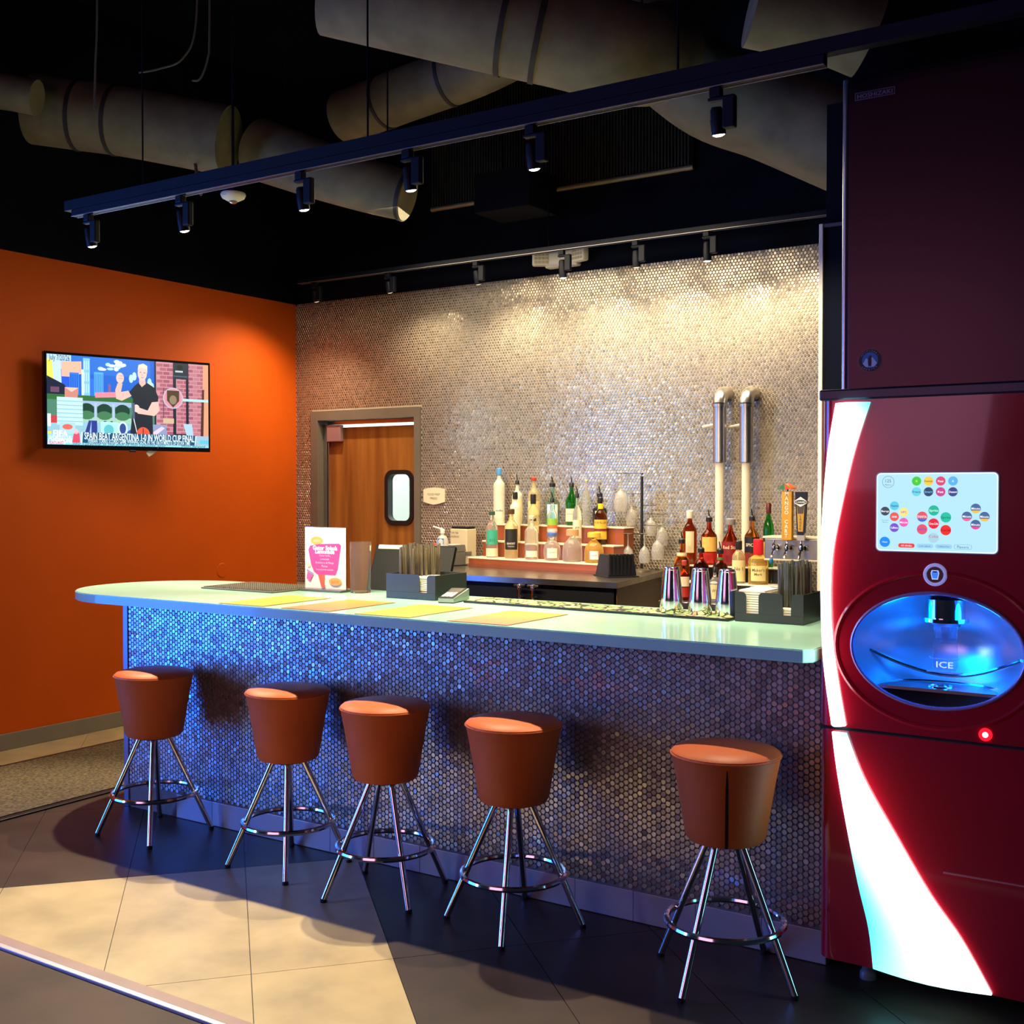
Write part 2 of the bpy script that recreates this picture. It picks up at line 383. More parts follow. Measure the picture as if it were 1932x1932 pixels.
struct(MB().box(XO - .15, -4.4, 8.6, 8.7, 0, 3.0).box(XO - .15, -4.4, YW + .15, 8.6, 2.9, 3.0).box(XO - .15, XO - .08, YW + .15, 8.6, 0, 2.9).box(-4.5, -4.4, YW + .15, 8.6, 0, 2.9).build('wall_kitchen', M('kitchen_wall', (.78, .84, .82), .6, var=.05)))
light('kitchen_light', 'AREA', (-5.6, 7.8, 2.85), (-5.6, 7.8, 0), 40, (.86, 1, .97), shape='RECTANGLE', size=1.4, size_y=.6)

# ------------------------------------------------------------------ bar
bar = thing('bar_counter', 'long bar front clad in round steel penny tiles behind the five stools', 'bar', (-3.1, YB + .3, 0))
BO = Vector((3.1, -YB - .3, 0))                   # world -> bar local offset
BX0, BX1 = -4.974, -1.262; ZB, ZT = 1.076, 1.121; YS = 3.75
def barp(m, name, mat, **k): o = m.build(name, mat, bar, **k); o.location = BO; return o
barp(MB().box(BX0 + .01, BX1, YB, YB + .58, .0, ZB - .0015), 'core', M('shaded_grout', (.20, .17, .16), .85, var=.2, vscale=40))  # the wall's grey grout, darkened in colour for the shade it stands in
barp(MB().rbox(BX0 - .012, BX0 + .026, YB - .008, YB + .60, 0, ZB - .0015, .003), 'corner_trim', M('anodised_edge', (.30, .27, .36), .30, .9))
for k in range(12):
    x0 = -2.266 + (k - 9) * .257 * 1.0
    a, b = max(x0, BX0 + .027), min(x0 + .2555, BX1)
    if b > a: barp(MB().rbox(a, b, YB - .010, YB + .001, .002, .118, .0015), 'kick_panel', M('brushed_kick_steel', (.52, .46, .50), .36, .35, var=.15, vscale=3))
for k in range(3):
    a = -2.266 + (k + 3) * .257; b = min(a + .2555, BX1)
    if b > a: barp(MB().rbox(a, b, YB - .010, YB + .001, .002, .118, .0015), 'kick_panel', _mats['brushed_kick_steel'])
ctr = tile_centres(BX0 + .04, BX1 - .006, .133, ZB - .004, .0227, True, lambda x, z: x < BX1 - .008 and z < ZB - .008)
dist = (ctr[:, 0] ** 2 + YB ** 2 + (ctr[:, 1] - H) ** 2)
hid = (ctr[:, 0] > -1.33) | ((np.abs(ctr[:, 0] + 1.40) < .20) & (ctr[:, 1] < .74))
order = np.argsort(dist + hid * 100)
near, rest = ctr[order[:300]], ctr[order[300:]]
tf = tile_field('penny_tile_field', rest, YB, .0105, .0045, 10, .035, m_tile_bar, bar); tf.location = BO
variants = []
for q in range(8):
    tn = .36 + .05 * q; mb = MB(); n = 10
    a, b = random.gauss(0, .035), random.gauss(0, .035)
    vs = [(r_ * math.cos(2 * PI * k / n), -t + (a * r_ * math.cos(2 * PI * k / n) + b * r_ * math.sin(2 * PI * k / n) if t else 0), r_ * math.sin(2 * PI * k / n)) for r_, t in ((.0105, 0), (.01035, .0034), (.0095, .0045)) for k in range(n)]
    mb.add(vs, [(i * n + k, i * n + (k + 1) % n, (i + 1) * n + (k + 1) % n, (i + 1) * n + k) for i in range(2) for k in range(n)] + [tuple(range(2 * n, 3 * n))])
    me = mb.mesh('penny_tile', False, False); at = me.attributes.new('Tone', 'FLOAT_COLOR', 'POINT')
    at.data.foreach_set('color', [c for _ in vs for c in (tn, tn * .965, tn * .94, 1)]); me.materials.append(m_tile_bar); variants.append(me)
for x, z in near:
    o = bpy.data.objects.new('penny_tile', random.choice(variants)); C.objects.link(o); o.parent = bar
    o.location = BO + Vector((x, YB, z)); o.rotation_euler = (0, random.choice((0, 36, 72, 108, 144)) * PI / 180, 0)
# worktop
top = [(-1.256, YS + .035), (-1.285, YS)]
top += [(-4.957 + .488 * math.cos(a), 4.238 + .488 * math.sin(a)) for a in [PI * 1.5 - PI * k / 24 for k in range(25)]]
top += [(-1.256, 4.726)]
wt = MB().prism(top, ZB, ZT); bm = bmesh.new(); me = wt.mesh('worktop'); bm.from_mesh(me)
bmesh.ops.bevel(bm, geom=[e for e in bm.edges if abs(e.verts[0].co.z - e.verts[1].co.z) < 1e-6], offset=.004, segments=2, affect='EDGES'); bm.to_mesh(me); bm.free()
o = bpy.data.objects.new('bar_worktop', me); C.objects.link(o)
me.materials.append(M('mint_solid_surface', (.42, .78, .62), .22, var=.06, vscale=5, coat=.3))
tag(o, 'long mint green worktop with a rounded left end on the bar', 'counter')

# ------------------------------------------------------------------ stools
m_vinyl = M('burnt_orange_vinyl', (.60, .120, .022), .50, spec=.3, var=.12, vscale=8, bump=.12, bscale=180)
m_seam = M('dark_seam', (.01, .006, .005), .8)
def stool(label, x, y, rz, seam):
    t = thing('bar_stool', label, 'stool', (x, y, 0), rz, 'bar stools along the tiled bar')
    drum = [(.0, .470), (.108, .470), (.126, .475), (.136, .490), (.152, .59), (.169, .69), (.181, .750), (.1845, .762)]
    MB().lathe(drum, 40).build('drum', m_vinyl, t, smooth=True)
    MB().lathe([(.1845, .762), (.183, .770), (.172, .779), (.13, .788), (.07, .793), (0, .795)], 40).build('seat_pad', m_vinyl, t, smooth=True)
    MB().tube([(.1845 * math.cos(a), .1845 * math.sin(a), .763) for a in [2 * PI * k / 40 for k in range(40)]], .0035, 6, True).build('piping', m_vinyl, t, smooth=True)
    a0 = seam - rz; mb = MB(); vs = []
    for r_, z in [(.1275, .475), (.1375, .490), (.1533, .59), (.1703, .69), (.1810, .745)]:
        wd = .005 * min(1, (.75 - z) / .1 + .25)
        for sg in (-1, 1): vs.append((r_ * math.cos(a0) - sg * wd * math.sin(a0), r_ * math.sin(a0) + sg * wd * math.cos(a0), z))
    for k in range(4): mb.f.append((2 * k, 2 * k + 1, 2 * k + 3, 2 * k + 2))
    mb.v = vs; sm = mb.build('seam', m_seam, t, fix=False)
    for q in range(4):
        a = PI / 4 + q * PI / 2; ca, sa = math.cos(a), math.sin(a)
        lg = MB().tube([(.060 * ca, .060 * sa, .475), (.262 * ca, .262 * sa, .012)], .0125, 10).build('leg', m_chrome, t, smooth=True)
        MB().lathe([(.0135, 0), (.0135, .014)], 10, (.263 * ca, .263 * sa, 0)).build('foot_cap', m_plastic, lg)
    MB().lathe([(.085, .462), (.085, .472)], 24).build('mounting_plate', m_plastic, t)
    MB().tube([(.197 * math.cos(a), .197 * math.sin(a), .195) for a in [2 * PI * k / 48 for k in range(48)]], .0115, 8, True).build('foot_ring', m_chrome, t, smooth=True)
    return t
for lab, x, y, rz, sm in (('orange-brown drum stool at the rounded end of the bar by the orange wall', -4.47, 3.712, 0, 80),
                          ('orange-brown drum stool second from the rounded end of the bar', -3.59, 3.712, R(-4), 80),
                          ('orange-brown drum stool in the middle of the row of five', -3.01, 3.675, R(14), 80),
                          ('orange-brown drum stool with a dark seam on its left side', -2.385, 3.678, R(-22), -142),
                          ('orange-brown drum stool with a dark seam in front, nearest the red drink machine', -1.52, 3.662, R(36), -66)):
    stool(lab, x, y, rz, R(sm))

# ------------------------------------------------------------------ television
Lp = P(83, 661, x=-6.52); ang = math.atan2(.96, .279); TVW, TVH = 1.14, .623
tv = thing('wall_television', 'flat television showing a sports talk show on the orange wall', 'television', (Lp.x, Lp.y, 1.911), ang)
MB().rbox(0, TVW, .004, .045, 0, TVH, .004).build('bezel', m_glossblack, tv)
MB().rbox(.2, TVW - .2, .045, .085, .08, TVH - .12, .01).build('rear_housing', m_plastic, tv)
MB().tube([(.55, .08, .3), (.50, .2, .3), (.46, .26, .3)], .02).rbox(.38, .60, .235, .25, .18, .42, .004).build('wall_bracket', m_plastic, tv)
MB().rbox(.555, .60, .0, .008, -.012, .002, .002).build('sensor_tab', m_plastic, tv)
mt = Matrix.Translation((.70, .03, -.005)) @ Matrix.Rotation(R(-35), 4, 'Y')
MB().rbox(-.02, .075, -.004, .004, -.03, .005, .001, m=mt).build('hanging_tag', m_paper, tv)
D = Decal(.00002); W, Hh = TVW - .034, TVH - .045; ox, oz = .017, .028
def q(u, v): return (ox + u * W, oz + (1 - v) * Hh)
def dpoly(pts, c): D.poly([q(*p) for p in pts], c)
def drect(u0, v0, u1, v1, c): dpoly([(u0, v1), (u1, v1), (u1, v0), (u0, v0)], c)
def dell(u, v, ru, rv, c, **k): D.ell(*q(u, v), ru * W, rv * Hh, c, **k)
drect(0, 0, 1, 1, '1b62c8'); drect(0, 0, .62, .2, '2a6fd0'); drect(0, 0, .14, .16, 'a8c8f0')
dpoly([(0, .05), (.03, .05), (.04, .3), (0, .27)], 'f0ea60'); dpoly([(.03, .06), (.08, .06), (.085, .36), (.04, .34)], 'bcd8ee')
dpoly([(.085, .08), (.2, .06), (.2, .2), (.13, .24), (.085, .24)], 'f0b49a')
for u0, v0, u1, v1, c in ((.085, .24, .13, .42, '2458d8'), (.13, .19, .185, .44, '2f7cf4'), (.21, .02, .25, .44, '7ec0f6'), (.2, .15, .215, .46, 'c8f0ea'), (.25, .25, .3, .45, '2a70e6'), (.275, .17, .33, .45, '58aef8'), (.36, .3, .375, .42, '8a5a88'), (.40, .3, .43, .44, '2a5ac0')): drect(u0, v0, u1, v1, c)
for k in range(9): drect(.215 + (k % 3) * .012, .05 + (k // 3) * .13, .219 + (k % 3) * .012, .15 + (k // 3) * .13, 'c8e8fc')
for k in range(5): drect(.28 + k * .010, .19, .284 + k * .010, .44, '2a68d8')
for k in range(4): drect(.136 + k * .012, .21, .141 + k * .012, .43, '1a4ab8')
for k in range(14):
    a, b = random.uniform(.31, .48), random.uniform(.02, .16); dell(a, b, .012 + random.random() * .012, .014 + random.random() * .015, random.choice(('d8f4ee', 'a8dcea', 'e8fbf4')), seg=8)
for a, b in ((.5, .22), (.52, .19), (.615, .25), (.63, .3)): dell(a, b, .014, .05, 'b8ece8', seg=8)
dpoly([(0, .24), (.1, .33), (.13, .42), (.13, .48), (0, .48)], '152038'); drect(.02, .36, .07, .42, '6a4660')
drect(0, .44, .66, .55, '2e6a38'); dpoly([(.28, .40), (.44, .38), (.44, .44), (.28, .46)], 'e0889a')
drect(0, .5, .66, .86, '4d7f6a'); drect(.2, .5, .5, .555, '9ab4d2'); drect(.2, .68, .5, .86, '9cc8b0')
for a in (.23, .335, .445): dell(a, .60, .046, .075, '123c30', seg=18); dell(a, .66, .044, .05, '3f7a52', seg=14)
for a in (.282, .39): drect(a - .008, .52, a + .008, .70, 'a8bedc')
# studio set on the right: brick wall, frame and round badge
drect(.655, 0, 1, 1, 'c78c98')
for r_ in range(19):
    for k in range(8):
        u0 = .66 + k * .044 + (.022 if r_ % 2 else 0); drect(u0, .02 + r_ * .047, min(u0 + .04, .965), .055 + r_ * .047, ('a8606e', 'b87680', '9c5468')[(r_ * 3 + k * 5) % 3])
drect(.645, 0, .656, .84, '1c2432'); dpoly([(.965, 0), (1, 0), (1, .88), (.955, .88)], 'd89a78'); dpoly([(.958, .3), (.972, .3), (.965, .9), (.945, .9)], '4a2a2a')
drect(.765, 0, .785, .9, '162030'); drect(.85, 0, .867, .9, '162030'); drect(.765, .0, .867, .19, '1a2a38'); drect(.765, .84, .867, .9, '1a2a38')
dell(.81, .05, .02, .03, '0c1218'); drect(.78, .09, .83, .11, 'b8c4cc'); drect(.77, .15, .86, .165, '3c5a6a')
drect(.7, .3, .705, .7, '6a3a4a'); drect(.7, .42, 1, .45, 'a8dede')
dell(.765, .42, .066, .125, 'b8b4c4', seg=26); dell(.765, .42, .058, .11, 'd88a98', seg=26); dpoly([(.725, .33), (.805, .33), (.805, .45), (.765, .53), (.725, .45)], '4a3a28'); dell(.765, .44, .024, .055, '8a7a62', seg=12)
# table of memorabilia
drect(0, .74, .66, .9, '8fbfd0'); drect(.055, .47, .205, .78, 'bce6ea')
for k in range(6): drect(.055, .51 + k * .045, .205, .518 + k * .045, '7fb4c8')
dpoly([(.1, .36), (.18, .36), (.175, .47), (.1, .47)], 'cc8478'); dpoly([(.1, .36), (.14, .41), (.18, .36)], 'f0c0ae')
drect(.02, .68, .055, .76, 'c43a44'); drect(.0, .66, .02, .8, 'e0f0f0'); drect(.07, .75, .16, .88, 'a8d0dc'); dell(.115, .8, .03, .03, 'd86a5a')
for a in (.21, .25, .30, .34): dpoly([(a, .9), (a + .03, .72), (a + .045, .72), (a + .03, .9)], ('2a3a86', '1c2c60', 'c8e8ec', '3a4aa0')[int(a * 40) % 4])
drect(.255, .72, .29, .88, '2a3890'); drect(.31, .73, .42, .9, 'a8e6dc'); dell(.36, .82, .03, .06, '5ab8c4'); dell(.445, .8, .03, .08, 'd0e6f0'); dell(.445, .8, .02, .06, '2a4a8c'); dell(.5, .86, .03, .05, '3458b0')
drect(.6, .74, .72, .88, '8a94bc'); dpoly([(.61, .86), (.69, .76), (.71, .78), (.65, .87)], 'd8c8dc'); drect(.70, .66, .77, .72, 'c8b090'); dpoly([(.83, .72), (.89, .72), (.9, .9), (.86, .9)], 'a8c8e0')
# presenter: black polo, raised fist, microphone
dpoly([(.475, .40), (.52, .30), (.545, .26), (.60, .26), (.645, .31), (.67, .42), (.66, .55), (.63, .60), (.635, .86), (.49, .86), (.505, .62), (.51, .45)], '1a2430')
dpoly([(.548, .2), (.585, .2), (.59, .27), (.565, .31), (.548, .27)], 'e8b4a8'); dell(.568, .15, .029, .085, 'f2c4b8', seg=18)
dpoly([(.538, .12), (.545, .055), (.575, .035), (.60, .06), (.60, .15), (.592, .1), (.56, .085), (.545, .1)], 'e8d8c0')
drect(.552, .135, .562, .142, '5a3a38'); drect(.576, .14, .587, .147, '5a3a38'); drect(.56, .195, .577, .202, 'b06a64'); dpoly([(.566, .15), (.572, .175), (.563, .176)], 'd09a90')
dpoly([(.48, .36), (.50, .42), (.44, .48), (.405, .46), (.40, .36), (.415, .28), (.445, .28), (.435, .38)], 'f0b8ac'); dell(.43, .22, .024, .062, 'f4c4b8', seg=14); drect(.425, .19, .45, .2, 'd89890'); drect(.42, .22, .45, .23, 'd89890')
dpoly([(.628, .48), (.67, .47), (.675, .58), (.645, .64), (.54, .62), (.52, .58), (.53, .54), (.60, .58)], 'f0bcae'); dell(.53, .56, .02, .045, 'f4c8bc', seg=12); drect(.505, .50, .52, .68, '4a5a78'); dpoly([(.51, .68), (.516, .68), (.535, .84), (.53, .84)], 'c8d4dc')
dell(.572, .86, .042, .085, 'e0563e', seg=20); drect(.53, .855, .614, .862, '6a2a28'); drect(.569, .79, .575, .93, '6a2a28')
# captions
drect(0, .88, 1, 1, '8ed0dc'); drect(.2, .855, .915, .975, '0f4f74'); drect(.915, .86, 1, .975, '9ab8cc'); drect(.94, .91, 1, .955, '5ac0d4')
dpoly([(.195, .855), (.205, .855), (.2, .975), (.188, .975)], 'c8f0f4'); dpoly([(.91, .86), (.918, .86), (.912, .975), (.905, .975)], 'c8f0f4')
D.text('SPAIN BEAT ARGENTINA 1-0 IN WORLD CUP FINAL', *q(.558, .893), 'f0ffff', size=.064, width=.69 * W, bold=.012)
D.text('FERRAN TORRES SCORED GAME WINNING GOAL IN THE 106TH MINUTE OF EXTRA TIME', *q(.555, .949), 'd0f0f4', size=.036, width=.64 * W, bold=.015)
D.text('FIFA', *q(.075, .875), 'ffffff', size=.055, width=.085 * W, bold=.03); D.text('WORLD CUP', *q(.072, .918), 'e8f8ff', size=.03, width=.13 * W, bold=.02)
D.text('CHAMPIONS', *q(.073, .953), 'ffffff', size=.042, width=.14 * W, bold=.03); drect(.0, .855, .022, .885, 'e8d850'); dpoly([(.14, .975), (.15, .88), (.17, .84), (.185, .88), (.188, .975)], 'd84a68'); dell(.165, .85, .014, .03, 'e8b8b8', seg=10)
drect(0, .965, .1, .995, 'e8e0e8'); D.text('FEATURED', *q(.05, .98), 'b03a68', size=.028, width=.085 * W, bold=.01); D.text('istic Director at the end of this calendar year', *q(.43, .984), '2a5a78', size=.034, width=.57 * W); D.text('Matt Bryant', *q(.9, .984), '2a5a78', size=.034, width=.16 * W)
drect(.005, .005, .135, .06, 'b8d8ea'); D.text('July 7/20/26', *q(.07, .034), '2a4a78', size=.05, width=.12 * W, bold=.01)
D.build('screen', SCREEN, tv, (0, .0035, 0), label='lit picture of a presenter in a black polo with captions')
light('screen_light', 'AREA', Lp + Vector((.25, .45, -.32)), Lp + Vector((2, -.2, -.5)), 5, (.55, .75, 1), shape='RECTANGLE', size=1.0, size_y=.55)

# round blank cover on the orange wall
o = MB().lathe([(.0, .004), (.052, .004), (.056, 0)], 28, m=Matrix.Translation(P(419, 1076, x=XO)) @ Matrix.Rotation(R(90), 4, 'Y')).build('wall_plate', m_orange, smooth=True)
tag(o, 'round blank cover plate painted orange on the wall above the worktop', 'cover plate')

# floor mat
cm = thing('entrance_mat', 'speckled brown carpet mat beside the orange wall', 'mat', (-5.77, 4.1, 0))
MB().rbox(-.52, .52, -1.5, 1.5, 0, .009, .003).build('rubber_border', m_plastic, cm)
MB().box(-.475, .475, -1.455, 1.455, .008, .013).build('carpet_pile', M('carpet_pile', (.22, .16, .075), .95, var=.85, vscale=60, bump=1, bscale=220), cm)

# ------------------------------------------------------------------ drink dispenser
m_red = M('gloss_red_panel', (.46, .004, .018), .20, coat=.6, var=.05)
FY = 3.78; DX_0, DX_1 = -1.244, -.446
ds = thing('drink_dispenser', 'tall red drink dispenser with a touchscreen and a curved light strip', 'drink machine', (-.845, 4.15, 0))
DO = Vector((.845, -4.15, 0))
def dsp(m, name, mat, parent=None, **k): o = m.build(name, mat, parent or ds, **k); o.location = DO if parent is None else (0, 0, 0); return o
def outline(inset=0, y1=4.55):
    x0, x1 = DX_0 + inset, DX_1 - inset; r_ = .045
    return [(x0, y1), (x1, y1)][::-1] + [(x0 + r_ - r_ * math.cos(R(a)), FY + inset + r_ - r_ * math.sin(R(a))) for a in range(0, 91, 15)] + [(x1 - r_ + r_ * math.sin(R(a)), FY + inset + r_ - r_ * math.cos(R(a))) for a in range(0, 91, 15)]
def boolean(me_a, me_b):
    a = bpy.data.objects.new('a', me_a); b = bpy.data.objects.new('b', me_b); C.objects.link(a); C.objects.link(b)
    md = a.modifiers.new('b', 'BOOLEAN'); md.object = b; md.operation = 'DIFFERENCE'; md.solver = 'EXACT'
    dg = bpy.context.evaluated_depsgraph_get(); me = bpy.data.meshes.new_from_object(a.evaluated_get(dg))
    bpy.data.objects.remove(a); bpy.data.objects.remove(b); return me
BWX, BWZ, BA, BB, BD = -.866, 1.146, .262, .180, .24
body = MB().prism(outline(), .872, 1.948).mesh('body', 40)
bs = MB(); nn = 24
bs.lathe([(math.sin(PI * k / nn), -math.cos(PI * k / nn)) for k in range(nn + 1)], 48, m=Matrix.Translation((BWX, FY, BWZ)) @ Matrix.Diagonal((BA, BD, BB, 1)) @ Matrix.Rotation(R(90), 4, 'X'), cap=False)
bsm = bs.mesh('bowl_cut'); bm = bmesh.new(); bm.from_mesh(bsm); bmesh.ops.remove_doubles(bm, verts=bm.verts, dist=1e-5); bmesh.ops.recalc_face_normals(bm, faces=bm.faces); bm.to_mesh(bsm); bm.free()
ub = boolean(body, bsm); ub.materials.clear(); ub.materials.append(m_red); ub.materials.append(M('brushed_bowl_steel', (.62, .64, .68), .30, .9))
for p in ub.polygons:
    c = p.center; e = ((c.x - BWX) / BA) ** 2 + ((c.y - FY) / BD) ** 2 + ((c.z - BWZ) / BB) ** 2
    p.material_index = 1 if (e < 1.06 and c.y > FY + .002) else 0
ub.shade_smooth(); ub.set_sharp_from_angle(angle=R(30))
o = bpy.data.objects.new('upper_body', ub); C.objects.link(o); o.parent = ds; o.location = DO
# bowl rim and collar, lower door, feet
def ellring(a, b, y, r_, n=64): return [(BWX + a * math.cos(2 * PI * k / n), y, BWZ + b * math.sin(2 * PI * k / n)) for k in range(n)]
dsp(MB().tube(ellring(BA + .002, BB + .002, FY - .002, 0), .006, 8, True), 'bowl_rim', M('lilac_rim', (.35, .25, .55), .25, .4), smooth=True)
dsp(MB().tube(ellring(BA + .055, BB + .065, FY + .004, 0), .010, 8, True), 'front_swage', m_red, smooth=True)
ld = MB().prism(outline(.003), .092, .860); dsp(ld, 'lower_door', m_red, smooth=40)
dsp(MB().box(DX_0 + .006, DX_1 - .006, FY + .012, 4.54, .858, .874), 'seam_gap', m_plastic)
dsp(MB().rbox(-.837, DX_1 - .004, FY - .003, FY + .004, .446, .450, .001), 'service_line', M('pink_reveal', (.55, .18, .16), .3))
dsp(MB().rbox(DX_0 + .002, DX_1, FY - .008, 4.5, 1.948, 1.984, .006), 'top_cap', M('dark_cap', (.03, .03, .045), .3, .3))
for a in (-1.11, -.58):
    for b in (3.92, 4.45): dsp(MB().lathe([(.028, 0), (.028, .02), (.02, .03), (.026, .095)], 14, (a, b, 0)), 'leg', M('leg_grey', (.12, .12, .13), .4), smooth=True)
# light strip
def strip(rows, name):
    n = 6; vs = []; hot = []; fs = []
    for ii, (zl, xl, zr, xr, hl, hr) in enumerate(rows):
        for k in range(n + 1):
            t = k / n; vs.append((xl + (xr - xl) * t, FY - .010 - .030 * math.sin(PI * t), zl + (zr - zl) * t)); hot.append(hl * (1 - t) + hr * t)
    for i in range(len(rows) - 1):
        for k in range(n): fs.append((i * (n + 1) + k, i * (n + 1) + k + 1, (i + 1) * (n + 1) + k + 1, (i + 1) * (n + 1) + k))
    m0 = len(vs); vs += [(x, FY + .006, z) for x, y, z in vs[:]]; hot += hot[:]
    rim = [k for k in range(n + 1)] + [i * (n + 1) + n for i in range(1, len(rows))] + [(len(rows) - 1) * (n + 1) + k for k in range(n - 1, -1, -1)] + [i * (n + 1) for i in range(len(rows) - 2, 0, -1)]
    for a, b in zip(rim, rim[1:] + rim[:1]): fs.append((a, b, b + m0, a + m0))
    mb = MB(); mb.v = vs; mb.f = fs; me = mb.mesh(name)
    at = me.attributes.new('Col', 'FLOAT_COLOR', 'POINT')
    at.data.foreach_set('color', [c for h in hot for c in (.012 + .98 * h * h, .15 + .86 * h, .20 + .82 * h, 1)])
    me.shade_smooth(); me.set_sharp_from_angle(angle=R(40)); me.materials.append(STRIP)
    o = bpy.data.objects.new(name, me); C.objects.link(o); o.parent = ds; o.location = DO; o['label'] = 'glowing white and cyan curved light strip'
STRIP = attr_mat('light_strip_glow', 'Col', .3, emit=5.0)
def smooth_rows(rows, n=5):
    pts = [Vector(r_) if False else np.array(r_, float) for r_ in rows]; out = []
    for i in range(len(pts) - 1):
        p0, p1, p2, p3 = pts[max(i - 1, 0)], pts[i], pts[i + 1], pts[min(i + 2, len(pts) - 1)]
        for k in range(n):
            t = k / n; out.append(.5 * (2 * p1 + (p2 - p0) * t + (2 * p0 - 5 * p1 + 4 * p2 - p3) * t * t + (3 * p1 - p0 - 3 * p2 + p3) * t ** 3))
    return out + [pts[-1]]
strip(smooth_rows([(1.938, -1.186, 1.938, -1.074, .75, .15), (1.784, -1.211, 1.784, -1.124, 1, .8), (1.608, -1.226, 1.608, -1.165, 1, 1), (1.432, -1.233, 1.432, -1.196, 1, 1), (1.255, -1.231, 1.255, -1.200, .9, .9), (1.08, -1.222, 1.08, -1.183, .7, .9), (.878, -1.194, .878, -1.148, .8, .8)]), 'upper_light_strip')
strip(smooth_rows([(.854, -1.192, .854, -1.146, .45, .3), (.73, -1.175, .71, -1.088, .8, 1), (.56, -1.144, .54, -.985, .5, 1), (.365, -1.103, .37, -.877, .15, 1), (.225, -1.068, .245, -.78, .1, .9), (.096, -1.052, .096, -.69, .2, .7)]), 'lower_light_strip')
# touchscreen
D = Decal(.00004); sx0, sx1, sz0, sz1 = -1.052, -.684, 1.458, 1.708; SW, SH = sx1 - sx0, sz1 - sz0
def s_(u, v): return (sx0 + u * SW, sz1 - v * SH)
D.rrect(sx0, sz0, sx1, sz1, .014, 'eafaff'); D.rrect(sx0 + .004, sz0 + .004, sx1 - .004, sz1 - .004, .011, 'b4e6f8')
def logo(u, v, r_, c, txt='', tc='ffffff', band=None):
    x, z = s_(u, v); D.ell(x, z, r_, r_, c, seg=24)
    if band: D.ell(x, z, r_, r_, band, seg=14, a0=205, a1=335)
    if txt: D.text(txt, x, z, tc, size=r_ * .62, width=min(1.7 * r_, .4 * len(txt) * r_), bold=.015)
for a in (0, 1): D.ell(*s_(.1, .115), .019 - a * .0012, .019 - a * .0012, ('5a7a8a', 'b4e6f8')[a], seg=28)
D.text('125', *s_(.1, .10), '3a5a6a', width=.018); D.text('Flavors', *s_(.1, .15), '3a5a6a', width=.02)
for k, (c, t, tc) in enumerate((('3ccc3c', 'S', 'f0f06a'), ('f4cc4a', 'Powerade', '7a5a1a'), ('dc4a78', 'Raz', 'ffffff'), ('5ab4ec', 'A', 'ffffff'))): logo(.34 + k * .1, .105, .0145, c, t, tc)
for k, (c, t, tc) in enumerate((('6ad4e8', 'Fresca', '1a6a8a'), ('2a4a6a', 'Smart', '7ac4ff'), ('c84a90', 'Raz', 'ffffff'), ('3a4a8a', 'Dasani', 'ffffff'))): logo(.34 + k * .1, .24, .0145, c, t, tc)
for u, v, c, t, tc in ((.155, .42, '5acce8', 'Vitamin', '1a4a6a'), (.075, .49, '3a4a58', 'Barqs', 'ffffff'), (.235, .50, 'f4e488', 'HPC', 'b04aa0'), (.155, .56, 'ec5a58', 'AHA', 'ffffff'), (.235, .63, 'f060b4', 'Minute', 'ffffff'), (.155, .70, '7a54cc', 'Caffeine', 'ffffff')): logo(u, v, .0142, c, t, tc)
D.text('The newest', *s_(.075, .605), '2a8a9a', width=.022); D.text('flavors', *s_(.075, .63), '2a8a9a', width=.016)
for u, v, c, t, tc, b in ((.485, .475, '18b89a', 'Sprite', 'c8ffe8', None), (.585, .56, '18c4a0', 'Sprite', '0a7a5a', None), (.39, .555, 'e8566a', 'FANTA', 'ffffff', '3a6ae0'), (.485, .64, 'e8283a', 'Coca-Cola', 'ffffff', None), (.39, .715, 'e8566a', 'FANTA', '2a5ad0', None), (.585, .72, 'f0302a', 'Coca-Cola', '7a0a0a', None)): logo(u, v, .0162, c, t, tc, b)
D.ell(*s_(.485, .82), .016, .016, 'a8d4e4', seg=20); D.text('Coke', *s_(.485, .80), 'd83a5a', width=.028)
for u, v, b in ((.825, .445, 'f0c04a'), (.755, .545, 'ec6a9a'), (.895, .545, 'f0c04a'), (.825, .645, 'ec4a9a')): logo(u, v, .015, '4a6a9a', 'Minute', 'ffffff', b)
D.ell(*s_(.075, .885), .0165, .0165, '1a8cf4', seg=24); D.text('Water', *s_(.075, .885), 'ffffff', width=.018)
for k, (c, t, tc) in enumerate((('f0403a', 'All drinks', 'ffffff'), ('98d0ec', 'Low calorie', '3a5a7a'), ('98d0ec', 'Caffeine free', '3a5a7a'), ('b4e6f8', 'Flavors', '3a5a7a'))):
    x, z = s_(.26 + k * .155, .925)
    if k == 3: D.rrect(x - .0265, z - .0075, x + .0265, z + .0075, .0072, '5a8aa8')
    D.rrect(x - .0255, z - .0068, x + .0255, z + .0068, .0065, c); D.text(t, x, z, tc, width=.034)
o = D.build('touchscreen', PANEL, ds, DO + Vector((0, FY - .004, 0)), label='pale blue touchscreen with round drink logos')
dsp(MB().prism(rr(sx0 - .003, sz0 - .003, sx1 + .003, sz1 + .003, .016), FY - .0035, FY + .004, 'y'), 'screen_bezel', M('screen_edge', (.5, .55, .6), .3))
